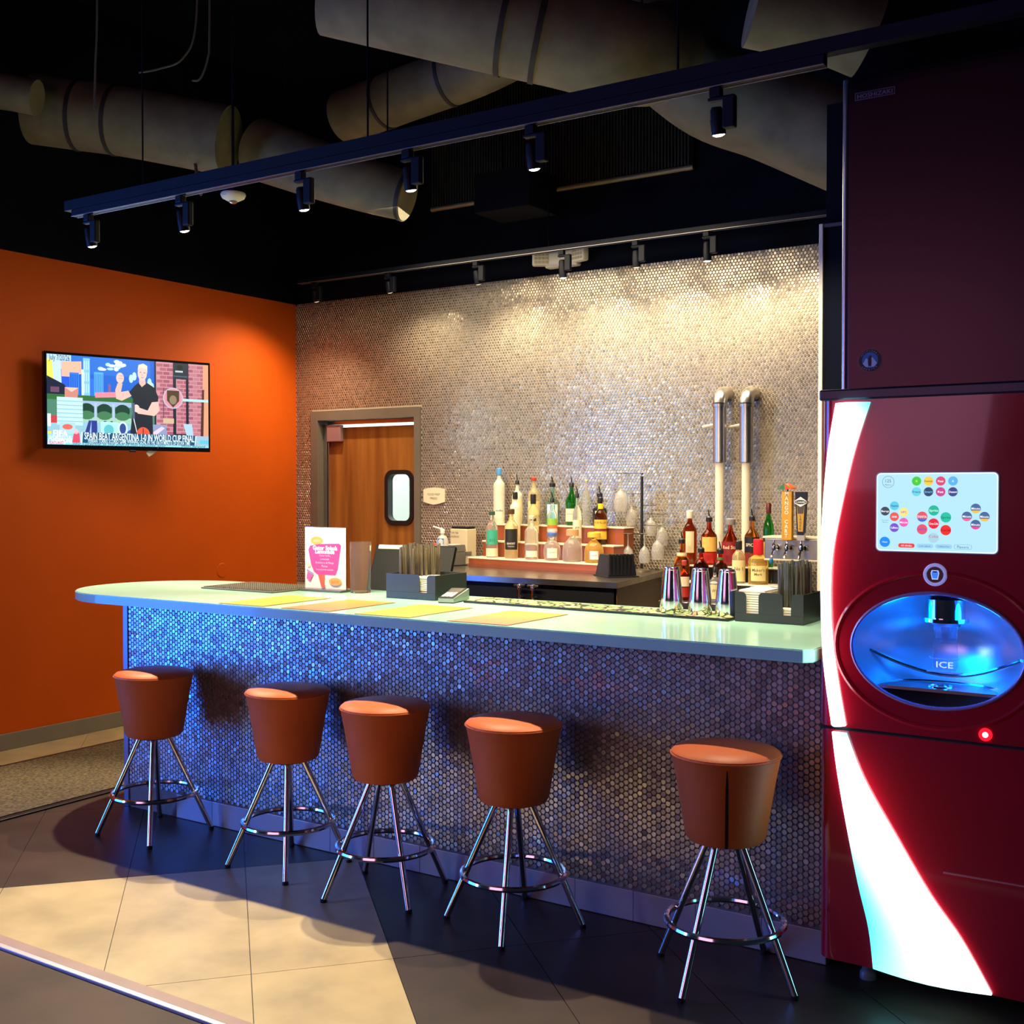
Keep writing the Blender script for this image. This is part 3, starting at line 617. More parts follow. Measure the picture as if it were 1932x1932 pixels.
# cup button
cb = Matrix.Translation((-.868, FY, 1.387)) @ Matrix.Rotation(R(90), 4, 'X')
dsp(MB().lathe([(.036, -.002), (.036, .006), (.033, .010), (.027, .010), (.026, .005), (0, .005)], 36, m=cb), 'pour_button', M('lilac_button_ring', (.55, .52, .80), .3, emit=(.35, .36, .8), estr=.35), smooth=True)
D = Decal(.0004); D.ell(-.868, 1.387, .0255, .0255, '2a1418', seg=28); D.poly([(-.878, 1.401), (-.881, 1.392), (-.877, 1.372), (-.859, 1.372), (-.855, 1.392), (-.858, 1.401)], 'b8d0ff'); D.poly([(-.876, 1.399), (-.8785, 1.391), (-.875, 1.375), (-.861, 1.375), (-.8575, 1.391), (-.860, 1.399)], '3a7af0'); D.rect(-.874, 1.394, -.862, 1.398, '0a1a3a')
D.build('cup_symbol', PANEL, ds, DO + Vector((0, FY - .006, 0)))
# red power button
pb = Matrix.Translation((-.715, FY, .899)) @ Matrix.Rotation(R(90), 4, 'X')
dsp(MB().lathe([(.020, -.002), (.020, .005), (0, .006)], 28, m=pb), 'power_button', M('red_glow', (.6, .0, .02), .3, emit=(1, .01, .03), estr=.9), smooth=True)
dsp(MB().lathe([(.009, .006), (.009, .0075), (0, .0085)], 16, m=pb), 'button_lamp', M('red_white_lamp', (1, .4, .4), .3, emit=(1, .45, .45), estr=2.2))
# bowl contents
m_ice = M('clear_acrylic', (.75, .88, 1), .06, trans=.92, ior=1.3)
nz_ = dsp(MB().lathe([(.058, -.062), (.058, .0)], 30, (BWX + .012, FY + .085, BWZ + BB - .022)).lathe([(.07, -.072), (.07, -.060)], 30, (BWX + .012, FY + .085, BWZ + BB - .022)), 'nozzle_collar', m_chrome, smooth=True)
dsp(MB().lathe([(.05, -.075), (.036, -.10), (.033, -.125)], 24, (BWX + .012, FY + .085, BWZ + BB - .022)).lathe([(.022, -.085), (.022, -.14)], 16, (BWX + .012, FY + .085, BWZ + BB - .022)), 'nozzle', m_ice, smooth=True)
dsp(MB().prism([(BWX + .012 - .040, BWZ - .055), (BWX + .012 - .032, BWZ + .075), (BWX + .012 - .047, BWZ + .105), (BWX + .012 + .047, BWZ + .105), (BWX + .012 + .032, BWZ + .075), (BWX + .012 + .040, BWZ - .055), (BWX + .012 + .034, BWZ - .07), (BWX + .012 - .034, BWZ - .07)], FY + .075, FY + .085, 'y'), 'ice_lever', m_ice)
D = Decal(.0006); D.text('ICE', BWX + .012, BWZ - .052, 'cfe4ff', width=.052, size=.028, bold=.005); D.build('ice_lettering', PANEL, ds, DO + Vector((0, FY + .073, 0)))
dsp(MB().rbox(BWX - .044, BWX + .068, FY + .070, FY + .074, BWZ - .078, BWZ - .074, .001).tube([(BWX - .034, FY + .072, BWZ - .028), (BWX - .03, FY + .066, BWZ - .033), (BWX + .054, FY + .066, BWZ - .033), (BWX + .058, FY + .072, BWZ - .028)], .0016, 6), 'lever_edge', M('pale_edge', (.7, .85, 1), .2))
trayp = [(BWX + .205 * math.cos(a), FY + .02 + .15 * math.sin(a)) for a in [PI * k / 18 for k in range(19)]]
dsp(MB().prism(trayp, BWZ - .135, BWZ - .125), 'drip_tray', m_steel)
dsp(MB().tube([(BWX + .20 * math.cos(a), FY + .02 + .145 * math.sin(a), BWZ - .122) for a in [PI * k / 20 for k in range(21)]], .005, 6).tube([(BWX + .035 * math.cos(a), FY + .075 + .035 * math.sin(a), BWZ - .124) for a in [2 * PI * k / 20 for k in range(20)]], .004, 6, True), 'tray_rings', m_chrome, smooth=True)
dsp(MB().tube([(BWX - .235 + .47 * k / 20, FY + .10 + .07 * math.sin(PI * k / 20), BWZ - .025 - .075 * math.sin(PI * k / 20)) for k in range(21)], .006, 8), 'bowl_ledge', m_chrome, smooth=True)
for dx in (-.13, .13): light('bowl_light', 'POINT', (BWX + dx, FY + .05, BWZ + .105), (0, 0, 0), 1.7, (.0, .17, 1), shadow_soft_size=.04)

# ice machine on top
im = thing('ice_machine', 'dark steel ice machine standing on top of the red drink dispenser', 'ice machine', (-.83, 4.2, 1.984)); IO = Vector((.83, -4.2, -1.984))
def imp(m, name, mat, **k): o = m.build(name, mat, im, **k); o.location = IO; return o
m_iced = M('dark_brushed_panel', (.05, .026, .034), .30, .9, var=.1, vscale=20, stretch=(1, 1, 30))
imp(MB().rbox(-1.195, -.44, 3.905, 4.62, 1.984, 3.035, .004), 'cabinet', m_iced)
imp(MB().lathe([(.010, 0), (.010, 1.046)], 14, (-1.199, 3.909, 1.986)), 'corner_post', M('highlight_steel', (.62, .62, .72), .28, 1), smooth=True)  # paler steel paints in the highlight along the rounded corner
imp(MB().rbox(-1.185, -.45, 3.897, 3.906, 1.992, 3.02, .003), 'front_panel', m_iced)
D = Decal(.0005); bx0, bx1, bz = -1.166, -1.034, 2.967
D.rect(bx0, bz - .013, bx1, bz + .013, '6a5a62'); D.rect(bx0 + .0025, bz - .0105, bx1 - .0025, bz + .0105, '14080e'); D.text('HOSHIZAKI', (bx0 + bx1) / 2, bz, '8a7a80', size=.02, width=.115)
D.build('name_badge', PRINT, im, IO + Vector((0, 3.8965, 0)))
D = Decal(.0005); ex, ez = -1.110, 2.086
D.ell(ex, ez, .040, .040, 'a8584a', seg=36); D.ell(ex, ez, .0375, .0375, '1a1a24', seg=36); D.ell(ex, ez, .0265, .0265, '3a7ab0', seg=30)
D.poly([(ex - .024, ez - .011), (ex - .012, ez + .008), (ex - .004, ez - .002), (ex + .008, ez + .010), (ex + .024, ez - .011), (ex + .014, ez - .022), (ex - .014, ez - .022)], 'd8e4ec')
D.poly([(ex - .005, ez - .02), (ex - .007, ez - .004), (ex - .003, ez + .012), (ex + .002, ez + .017), (ex + .004, ez + .01), (ex + .005, ez - .006), (ex + .004, ez - .02)], '14141c')
for k, ch in enumerate('HOSHIZAKI'):
    a = R(150 - k * 15); D.text(ch, ex + .032 * math.cos(a), ez + .032 * math.sin(a), 'c8a89a', size=.009, rot=math.degrees(a) - 90)
for k, ch in enumerate('AMERICA'):
    a = R(225 + k * 15); D.text(ch, ex + .032 * math.cos(a), ez + .032 * math.sin(a), 'c8a89a', size=.009, rot=math.degrees(a) + 90)
D.build('round_emblem', PRINT, im, IO + Vector((0, 3.8965, 0)))
#PART2
# ------------------------------------------------------------------ back bar
BZ = 1.115
bk = thing('back_bar_cabinet', 'black back bar cabinet with a steel top under the stepped bottle display', 'cabinet', (-4.0, 6.4, 0)); KO = Vector((4.0, -6.4, 0))
bp_ = [(-4.62, 5.9), (-3.12, 5.9), (-3.31, 6.95), (-5.15, 6.95)]; bi = [(-4.58, 5.94), (-3.16, 5.94), (-3.34, 6.93), (-5.10, 6.93)]
o = MB().prism(bi, 0, BZ - .034).build('carcass', M('cabinet_black', (.005, .005, .007), .55, spec=.2), bk); o.location = KO
o = MB().prism([(-3.155, 5.96), (-3.150, 5.96), (-3.33, 6.92), (-3.335, 6.92)], .1, BZ - .04).build('side_panel', M('brown_side_laminate', (.10, .06, .03), .4, var=.2), bk); o.location = KO
o = MB().prism(bp_, BZ - .034, BZ).build('steel_top', M('worn_steel_top', (.42, .37, .33), .28, 1, var=.25, vscale=8), bk); o.location = KO
for px in (978, 1003):
    p = P(px, 1093, y=5.87)
    h = MB().tube([(p.x, 5.925, 1.0), (p.x, 5.885, 1.0), (p.x, 5.885, .60), (p.x, 5.925, .60)], .009, 8).build('door_handle', M('dull_steel_bar', (.35, .33, .3), .35, 1), bk, smooth=True); h.location = KO
    MB().lathe([(.0, -.02), (.016, -.016), (.018, 0), (.012, .016), (0, .02)], 14, (p.x, 5.885, 1.062)).tube([(p.x - .04, 5.885, 1.07), (p.x + .04, 5.885, 1.07)], .008).tube([(p.x, 5.885, 1.0), (p.x, 5.885, 1.06)], .008).build('lock_head', m_chrome, h, smooth=True)
# stepped display
a_fl, a_fr = Vector((-4.65, 6.595)), Vector((-3.52, 6.43)); sdir = (a_fr - a_fl).normalized(); sang = math.atan2(sdir.y, sdir.x); SL = (a_fr - a_fl).length
m_cherry = M('cherry_laminate', (.34, .085, .03), .35, var=.25, vscale=4, stretch=(.4, 1, 4))
st = thing('liquor_step', 'cherry wood three-step bottle display with cream edges', 'display stand', (a_fl.x, a_fl.y, BZ), sang)
TH = (.065, .175, .290); TY = (0, .145, .255, .365)
for k in range(3):
    t = MB().box(0, SL, TY[k], TY[k + 1], 0, TH[k] - .010).build('step', m_cherry, st)
    MB().rbox(-.006, SL + .006, TY[k] - .006, TY[k + 1] - (0.007 if k < 2 else 0), TH[k] - .010, TH[k], .002).build('cream_edge', m_cream, t)
    if k == 0: MB().box(-.004, SL + .004, -.004, 0, 0, .018).build('base_strip', M('dark_cherry', (.22, .06, .03), .4), t)

# ------------------------------------------------------------------ bottles
def gl(name, col, rough=.03, tr=1): return M('glass_' + name, col, rough, trans=tr, ior=1.36)
G = {'clear': gl('clear', (.96, .97, .92), tr=.88), 'pale': gl('pale_gold', (.95, .82, .46), tr=.75), 'gold': gl('gold', (.90, .62, .14), tr=.75), 'amber': gl('amber', (.75, .25, .03)),
     'red': gl('red_whiskey', (.55, .06, .012)), 'brown': gl('brown', (.12, .022, .006)), 'green': gl('green', (.03, .42, .05)), 'aqua': gl('aqua', (.45, .86, .88)),
     'white': M('frosted_white', (.85, .80, .62), .35, trans=.25), 'dark': M('black_glass', (.012, .010, .012), .12)}
SH = {'std': [(0, 0), (.90, 0), (1, .02), (1, .60), (.95, .66), (.60, .74), (.36, .79), (.30, .86), (.30, .98), (.34, .98), (.34, 1), (0, 1)],
      'tall': [(0, 0), (.92, 0), (1, .02), (1, .68), (.93, .73), (.55, .78), (.34, .82), (.30, .97), (.35, .98), (.35, 1), (0, 1)],
      'taper': [(0, 0), (.80, 0), (.86, .02), (1, .58), (.9, .66), (.5, .76), (.33, .84), (.30, .98), (.34, 1), (0, 1)],
      'round': [(0, 0), (.72, 0), (.86, .03), (1, .22), (1, .40), (.90, .55), (.62, .66), (.32, .73), (.26, .78), (.26, .92), (.30, .93), (.30, 1), (0, 1)],
      'bell': [(0, 0), (.90, 0), (1, .03), (1, .34), (.97, .46), (.80, .58), (.48, .68), (.30, .75), (.25, .82), (.25, .98), (.30, 1), (0, 1)],
      'square': [(0, 0), (.95, 0), (1, .02), (1, .52), (.92, .58), (.5, .64), (.33, .70), (.31, .97), (.35, 1), (0, 1)]}
def bottle(px, top, wpx, base, shape, glass, cap, labels, label, group, texts=(), poury=False):
    """base = (point on the shelf); top/wpx read in the photo"""
    x, y, z = base; dep = Vector((x, y, z - H)).dot(_d); r_ = wpx / F * dep / 2; ztop = P(px, top, y=y).z; h = ztop - z
    ph = .060 if poury else 0; hb = h - ph
    t = thing('bottle', label, 'bottle', (x, y, z + .0005), math.atan2(-y, -x) + PI / 2, group)
    MB().lathe([(a * r_, b * hb) for a, b in SH[shape]], 20, cap=False).build('glass_body', G[glass], t, smooth=True)
    nr = r_ * .36
    if poury:
        cp = MB().lathe([(nr * 1.12, hb - .012), (nr * 1.12, hb + .012), (nr * .7, hb + .02)], 14).build('pourer_collar', m_plastic, t, smooth=True)
        MB().tube([(0, 0, hb + .012), (0, 0, hb + .030), (-.006, -.004, hb + ph)], [.006, .005, .003], 6).build('pour_spout', m_chrome if cap == 'chrome' else m_plastic, cp, smooth=True)
    elif cap:
        col, frac, wide = cap
        MB().lathe([(nr * wide, hb * (1 - frac)), (nr * wide * 1.04, hb * (1 - frac) + .002), (nr * wide * 1.04, hb * .995), (nr * wide * .8, hb + .003), (0, hb + .003)], 16, cap=False).build('cap', M('cap_' + str(col), col, .4), t, smooth=True)
    for k, (f0, f1, col, span, rel) in enumerate(labels):
        D = Decal(.0002); w_ = R(span) * r_ * rel / 2
        n = 10
        for j in range(n): D.poly([(-w_ + 2 * w_ * j / n, f0 * hb), (-w_ + 2 * w_ * (j + 1) / n, f0 * hb), (-w_ + 2 * w_ * (j + 1) / n, f1 * hb), (-w_ + 2 * w_ * j / n, f1 * hb)], col, 1)
        D.n = 1
        for tx, u, v, c, ww in texts:
            if k == 0: D.text(tx, u * w_, (f0 + (f1 - f0) * v) * hb, c, width=ww * 2 * w_, bold=.01)
        D.build('paper_label', PRINT, t, curve_r=r_ * rel + .0006)
    return t
def on_tier(px, k):
    p0 = a_fl + Vector((-sdir.y, sdir.x)) * ((TY[k] + TY[k + 1]) / 2); p = PL(px, 1000, p0, sdir); return (p.x, p.y, BZ + TH[k])
def on_y(px, y, z): p = P(px, 1000, y=y); return (p.x, y, z)
g1 = 'bottles on the cherry step display'
B = [  # px, top, width, tier, shape, glass, cap, labels, text label, printed text, pourer
 (941.8, 884, 21.7, 2, 'tall', 'white', ((.10, .35, .75), .12, 1.25), [(.1, .5, 'd8d4c0', 150, 1)], 'tall frosted white bottle with a bright blue cap on the top step', [('vodka', 0, .35, '3a4a6a', .5)], False),
 (976, 895, 20, 2, 'tall', 'white', 0, [(.15, .6, 'efe2b4', 160, 1)], 'cream-labelled frosted bottle with a pourer, right of the blue-capped bottle', [], True),
 (1007.4, 901, 23, 2, 'std', 'pale', ((.55, .05, .03), .07, 1.2), [(.2, .5, 'e8cf90', 150, 1)], 'pale gold bottle with a small red cap on the top step', [], False),
 (1042.2, 899, 28, 2, 'square', 'aqua', 0, [(.08, .52, 'dfeef0', 90, 1), (.1, .5, '2aa0b4', 40, 1.0)], 'square pale blue gin bottle with a pourer on the top step', [], True),
 (1078.4, 899, 23, 2, 'taper', 'green', 0, [(.1, .42, 'dcd2b4', 150, 1)], 'bright green gin bottle with a cream label on the top step', [('London Dry', 0, .6, '6a5a3a', .7)], True),
 (1106, 905, 16, 2, 'taper', 'clear', ((.5, .55, .25), .04, 1.0), [], 'clear bottle standing left of the black bottle on the top step', [], False),
 (1131.5, 918, 27, 2, 'square', 'dark', 0, [(.15, .5, 'd8cdb0', 80, 1)], 'square black bottle with a pale oval label at the right end of the top step', [], True),
 (972, 929, 20, 1, 'tall', 'white', ((.02, .02, .02), .14, 1.3), [(.1, .62, 'f0e6c0', 150, 1)], 'cream bottle with a black neck on the middle step', [('B', -.3, .6, 'b0a070', .2)], False),
 (1006, 933, 21.5, 1, 'std', 'pale', ((.02, .02, .02), .20, 1.35), [(.18, .34, 'ecd9a0', 150, 1), (.44, .5, '2a1a3a', 60, 1.0)], 'pale gold bottle with a tall black cap on the middle step', [], False),
 (1042, 928, 19, 1, 'std', 'clear', 0, [(.42, .58, '8ab83a', 170, 1), (.34, .42, 'e86a3a', 170, 1), (.26, .34, 'e8c0b0', 170, 1)], 'bottle with a green, yellow and red rainbow label on the middle step', [], True),
 (1089, 919, 17.5, 1, 'std', 'clear', 0, [(.12, .50, 'e6d6b4', 130, 1)], 'slim bottle with a cream label and a pourer beside the green gin bottle', [('gin', 0, .6, '2a2a2a', .4)], True),
 (1133, 926, 24.5, 1, 'std', 'brown', 0, [(.12, .56, 'd8b43a', 140, 1), (.80, .92, 'f0cc20', 200, .40), (.30, .36, '7a2a1a', 138, 1.005)], 'dark brown coffee liqueur bottle with yellow labels on the middle step', [('KAHLUA', 0, .86, '7a1a0a', .8)], True),
 (928.3, 965, 23.5, 0, 'std', 'clear', ((.04, .10, .07), .08, 1.3), [(.28, .60, '3aa88c', 120, 1), (.02, .2, 'e2ccb0', 140, 1)], 'clear bottle with a teal label at the left end of the bottom step', [('011', 0, .3, '1a5a4a', .4)], False),
 (964.6, 961, 26, 0, 'std', 'pale', ((.10, .045, .02), .10, 1.3), [(.18, .60, '1e1a16', 120, 1)], 'bottle with a square black label and white lettering on the bottom step', [('GHOST', -.05, .30, 'f0e8d8', .62), ('TEQUILA', -.05, .16, 'c0b8a8', .5)], False),
 (1003, 973, 26, 0, 'std', 'clear', ((.75, .65, .45), .08, 1.2), [(.06, .2, 'd8d0c0', 110, 1)], 'clear straight bottle right of the black-labelled bottle on the bottom step', [], False),
 (1041.6, 1005, 33, 0, 'round', 'clear', ((.10, .18, .50), .14, 1.5), [(.10, .45, 'dcd8c8', 70, 1)], 'squat round clear tequila bottle with a blue stopper', [('silver', 0, .6, '8a8a8a', .6)], False),
 (1080.1, 999, 38, 0, 'bell', 'clear', ((.60, .32, .14), .20, 1.7), [], 'wide bell-shaped clear bottle with a round cork stopper', [], False),
 (1120.9, 1005, 37, 0, 'bell', 'gold', ((.85, .50, .06), .16, 1.8), [(.12, .40, 'd8dce0', 50, 1)], 'squat gold tequila bottle with a yellow stopper at the right end of the bottom step', [('reposado', 0, .5, '5a6a8a', .7)], False)]
for px, top_, wp, k, shp, gs, cap, labs, lab, txt, pr in B: bottle(px, top_, wp, on_tier(px, k), shp, gs, cap, labs, lab, g1, txt, pr)

# right-hand station: counter, low steps, second group of bottles, beer tower
sc = thing('side_counter', 'low steel side counter under the whiskey bottles and beer taps', 'counter', (-2.4, 6.55, 0)); SO = Vector((2.4, -6.55, 0))
for mb, nm, mt_ in ((MB().rbox(-2.98, -1.65, 6.15, 6.93, .96, 1.0, .004), 'steel_top', _mats['worn_steel_top']), (MB().box(-2.95, -1.68, 6.2, 6.92, 0, .96), 'carcass', m_glossblack)):
    o = mb.build(nm, mt_, sc); o.location = SO
rs = thing('whiskey_rack', 'black two-step bottle rack with white edges beside the beer taps', 'display stand', (-2.65, 6.36, 1.0))
for k, z in enumerate((.10, .19)):
    t = MB().box(-.32, .34, k * .14, .14 + k * .16, 0, z - .008).build('step', m_plastic, rs)
    MB().rbox(-.325, .345, k * .14 - .004, .14 + k * .16 - .006 * (1 - k), z - .008, z, .002).build('white_edge', m_white, t)
g2 = 'whiskey and liqueur bottles by the beer taps'
for px, top_, wp, row, shp, gs, cap, labs, lab, txt, pr in [
 (1301.5, 964, 27, 2, 'std', 'red', ((.85, .78, .58), .14, 1.3), [(.22, .62, 'ead9a8', 70, 1)], 'red-brown bottle with a tall cream stopper in the back row', [], False),
 (1338, 962, 30, 2, 'std', 'red', 0, [(.30, .62, 'e6b85a', 120, 1), (.05, .28, 'b81a14', 150, 1)], 'red whiskey bottle with a yellow label and pourer in the back row', [], True),
 (1378, 979, 33, 2, 'bell', 'red', ((.30, .28, .26), .13, 1.5), [(.05, .52, '8a1410', 150, 1)], 'round-shouldered bottle with a dark red label and grey cap in the back row', [('Red Stag', 0, .75, 'f0dcb0', .7)], False),
 (1419, 960, 28, 2, 'std', 'amber', 0, [(.30, .62, '15110f', 150, 1), (.05, .28, '8a2a14', 150, 1)], 'bottle with a slanted black label and pourer in the back row', [('SPICED', 0, .5, 'e8dcc0', .7)], True),
 (1450, 950, 21, 2, 'taper', 'green', ((.10, .01, .01), .16, 1.25), [(.1, .4, 'c8a040', 120, 1)], 'green herbal liqueur bottle with a dark red neck beside the beer tower', [], False),
 (1286.6, 1003, 30, 1, 'bell', 'amber', ((.02, .02, .02), .18, 1.3), [(.6, .72, 'e8d8a8', 200, .62)], 'amber bottle with a black stopper at the left end of the middle row', [], True),
 (1323, 1020, 31, 1, 'bell', 'red', 0, [(.05, .1, 'b83a3a', 140, 1)], 'dark red round whiskey bottle behind the middle shaker', [], True),
 (1359, 1022, 31, 1, 'bell', 'red', 0, [(.72, .82, '5a7a2a', 200, .34)], 'dark red round whiskey bottle with a green neck band behind the right shaker', [], True),
 (1394, 1021, 25, 1, 'std', 'pale', ((.02, .02, .02), .2, 1.35), [(.05, .55, 'ead79a', 150, 1)], 'bottle with a black cap and cream label behind the right shaker', [('No 1', 0, .6, '2a2018', .5)], False),
 (1431, 1018, 38, 1, 'square', 'gold', ((.75, .02, .03), .34, 1.35), [(.08, .42, 'eed890', 90, 1)], 'golden bourbon bottle with dripping red wax on its neck', [("Maker's", 0, .72, '5a3a14', .8), ('Mark', 0, .45, '5a3a14', .5)], False),
 (1291, 1058, 20, 0, 'std', 'red', ((.5, .05, .04), .12, 1.3), [(.35, .6, 'e8cfae', 150, 1), (.08, .33, 'a81c18', 150, 1)], 'small bottle with a red label right of the left shaker', [], False),
 (1349, 1056, 21, 0, 'std', 'clear', 0, [(.1, .55, 'd8cc98', 150, 1)], 'clear bottle with a cream label between the middle and right shakers', [('dry', 0, .6, '6a6038', .4)], True)]:
    base = on_y(px, 6.575, 1.19) if row == 2 else on_y(px, 6.43, 1.10) if row == 1 else on_y(px, 6.26, 1.0)
    bottle(px, top_, wp, base, shp, gs, cap, labs, lab, g2, txt, pr)
cs = thing('coaster_stack', 'stack of cream paper coasters in front of the red-waxed bourbon bottle', 'coasters', (P(1434, 1115, y=6.22).x, 6.22, 1.0))
for k in range(12): MB().lathe([(.056, 0), (.057, .004), (.056, .0078)], 22, (random.uniform(-.003, .003), random.uniform(-.003, .003), k * .0085)).build('coaster', m_paper, cs)
# beer tower
bt = thing('beer_tower', 'steel beer tower with three faucets beside the whiskey bottles', 'beer taps', (-2.25, 6.45, 1.0)); TO = Vector((2.25, -6.45, -1.0))
tx0, tx1 = P(1441, 1030, y=6.36).x, -1.80
def btp(mb, nm, mt_, **k): o = mb.build(nm, mt_, bt, **k); o.location = TO; return o
btp(MB().rbox(tx0, tx1, 6.37, 6.50, 1.25, 1.372, .006), 'tower_box', m_steel)
btp(MB().rbox(tx0 - .008, tx1 + .008, 6.362, 6.51, 1.372, 1.384, .003), 'lit_top_plate', m_cream)  # cream puts the light on the steel top into its colour
btp(MB().rbox(tx0, tx1, 6.362, 6.372, 1.246, 1.254, .002), 'lower_lip', m_cream)
for x in (tx0 + .18, tx1 - .1): btp(MB().lathe([(.05, 0), (.035, .012), (.032, .25)], 18, (x, 6.44, 1.0)), 'pedestal', m_steel, smooth=True)
for k, px in enumerate((1461, 1485, 1512)):
    x = P(px, 1035, y=6.32).x; z = 1.322
    fc = btp(MB().lathe([(.017, 0), (.017, .012), (.010, .016), (.010, .045)], 14, m=Matrix.Translation((x, 6.368, z)) @ Matrix.Rotation(R(90), 4, 'X')).lathe([(.0, -.022), (.013, -.016), (.015, 0), (.012, .018), (.006, .026), (.006, .042)], 14, (x, 6.315, z)).tube([(x, 6.315, z - .01), (x - .004, 6.296, z - .035), (x - .006, 6.290, z - .062)], .0075, 8), 'faucet', m_chrome, smooth=True)
    if k == 0: btp(MB().lathe([(.008, 0), (.012, .01), (.012, .02), (.008, .028)], 12, (x - .006, 6.288, z - .088)), 'spout_cap', M('blue_cap', (.01, .18, .45), .4))
# tap handles
hx = P(1485, 960, y=6.30).x; z0, z1 = 1.366, 1.672
th = thing('tap_handle', 'mango yellow beer tap handle with a little parasol on top', 'tap handle', (hx, 6.31, z0), 0, 'beer tap handles')
MB().rbox(-.030, .030, -.018, .018, .0, .275, .004).build('paddle', M('mango_wood', (.80, .38, .02), .45, var=.3, vscale=12, stretch=(3, 1, .5)), th)
MB().lathe([(.052, .288), (.048, .296), (.03, .310), (.012, .318), (0, .320)], 6).build('parasol', M('parasol_red', (.78, .18, .05), .5), th)
D = Decal(.0005)
for q_ in range(3):
    a = R(210 + q_ * 60); D.poly([(.0525 * math.cos(a), .287), (.0525 * math.cos(a + R(60)), .287), (.004, .316), (-.004, .316)], ('1a7a3a', 'd85018', '3a9a48')[q_])
D.build('parasol_stripes', PRINT, th, (0, -.047, 0)); MB().tube([(0, 0, .275), (0, 0, .30)], .004).build('parasol_stick', m_plastic, th)
D = Decal(.0005)
for k, ch in enumerate('MANGO CART'): D.text(ch, 0, .262 - k * .0262, 'fff0d0', size=.030, bold=.02)
D.build('lettering', PRINT, th, (0, -.0185, 0))
hx = P(1511, 960, y=6.30).x
th = thing('tap_handle', 'black and gold tapered beer tap handle with a white-edged badge', 'tap handle', (hx, 6.31, z0), 0, 'beer tap handles')
m_th = MB().prism([(-.020, .03), (.020, .03), (.033, .272), (-.033, .272)], -.014, .014, 'y').build('paddle', M('tap_black', (.012, .014, .03), .3), th)
MB().prism([(-.021, .0), (.021, .0), (.022, .04), (-.022, .04)], -.012, .012, 'y').build('ferrule', M('tap_silver', (.6, .55, .45), .35, .8), th)
D = Decal(.0005); D.poly([(-.014, .05), (.014, .05), (.022, .195), (-.022, .195)], 'c8962a'); D.poly([(-.016, .15), (.016, .15), (.0225, .205), (-.0225, .205)], '4a4030')
D.poly([(-.034, .222), (0, .245), (.034, .222), (.034, .208), (0, .188), (-.034, .208)], 'f0ece0'); D.ell(0, .215, .032, .012, '10131c'); D.text('CARIBE', 0, .215, 'f0ece0', width=.052, size=.014, bold=.02)
for k, ch in enumerate('LAGER'): D.text(ch, 0, .138 - k * .018, '4a3a18', size=.018)
D.build('badge', PRINT, th, (0, -.0145, 0))

# insulated beverage lines on the wall
for px, lab in ((1358, 'left of the two steel-capped pipes on the tiled wall'), (1408, 'right of the two steel-capped pipes on the tiled wall')):
    x = P(px, 800, y=6.88).x; zt = P(px, 762, y=6.88).z; zj = P(px, 872, y=6.88).z
    t = thing('wall_pipe', lab, 'pipe', (x, 6.88, 1.02), 0, 'beverage line pipes')
    z1_, zb_ = zt - 1.02, zj - 1.02
    MB().tube([(0, 0, zb_), (0, 0, z1_)], .043, 20).build('steel_sleeve', m_steel, t, smooth=True)
    arc = [(0, .0 + .07 - .07 * math.cos(a), z1_ + .07 * math.sin(a)) for a in [PI / 2 * k / 6 for k in range(7)]]
    MB().tube(arc + [(0, .118, z1_ + .07)], .046, 20).build('elbow', m_steel, t, smooth=True)
    MB().lathe([(.050, -.01), (.050, .01)], 20, (0, 0, z1_ - .01)).build('joint_band', m_steel, t, smooth=True)
    MB().tube([(0, 0, 0), (0, 0, zb_)], .027, 16).build('white_pipe', M('cream_pipe', (.80, .70, .52), .5, var=.08), t, smooth=True)
    MB().tube([(-.05, .02, z1_ - .13), (-.14, .06, z1_ - .14)], .010, 8).build('clamp_arm', m_cream, t, smooth=True)

# glass rack
rp = P(1211, 1076, z=BZ); rx, ry = rp.x, min(rp.y, 6.78)
rx = P(1211, 1000, y=ry).x
gr = thing('glass_rack', 'black pole rack with wire arms holding upside-down wine glasses', 'rack', (rx, ry, BZ))
MB().lathe([(.055, 0), (.055, .012), (.02, .02)], 28).build('base', M('rack_base', (.25, .2, .14), .4, .6), gr, smooth=True)
ztp = P(1211, 893, y=ry).z - BZ
MB().tube([(0, 0, .015), (0, 0, ztp - .02)], .0095, 10).build('pole', m_plastic, gr, smooth=True)
MB().lathe([(.0, -.012), (.011, -.006), (.012, .004), (.006, .012), (0, .014)], 14, (0, 0, ztp)).build('finial', m_chrome, gr, smooth=True)
gp = [(.0, .0), (.034, .001), (.035, .003), (.006, .008), (.004, .02), (.004, .085), (.012, .098), (.030, .118), (.039, .150), (.040, .175), (.034, .215), (.0335, .215), (.0393, .175), (.0383, .150), (.0292, .119), (.010, .101), (0, .0995)]
gme = None
gspots = [(1172, 891, 1.18), (1192, 930, 1.0), (1228, 952, .95), (1249, 968, 1.0), (1241, 990, 1.05), (1172, 1006, .88), (1185, 1006, .90), (1216, 1006, .90)]
glabs = ['largest upside-down wine glass, at the top of the rack', 'upside-down wine glass just below the topmost one, left of the pole', 'upside-down wine glass right of the pole, the highest on that side', 'upside-down wine glass farthest right on the rack', 'upside-down wine glass low on the right of the rack', 'leftmost wine glass in the lowest row of the rack', 'second wine glass from the left in the lowest row of the rack', 'wine glass in the lowest row hanging nearest the pole']
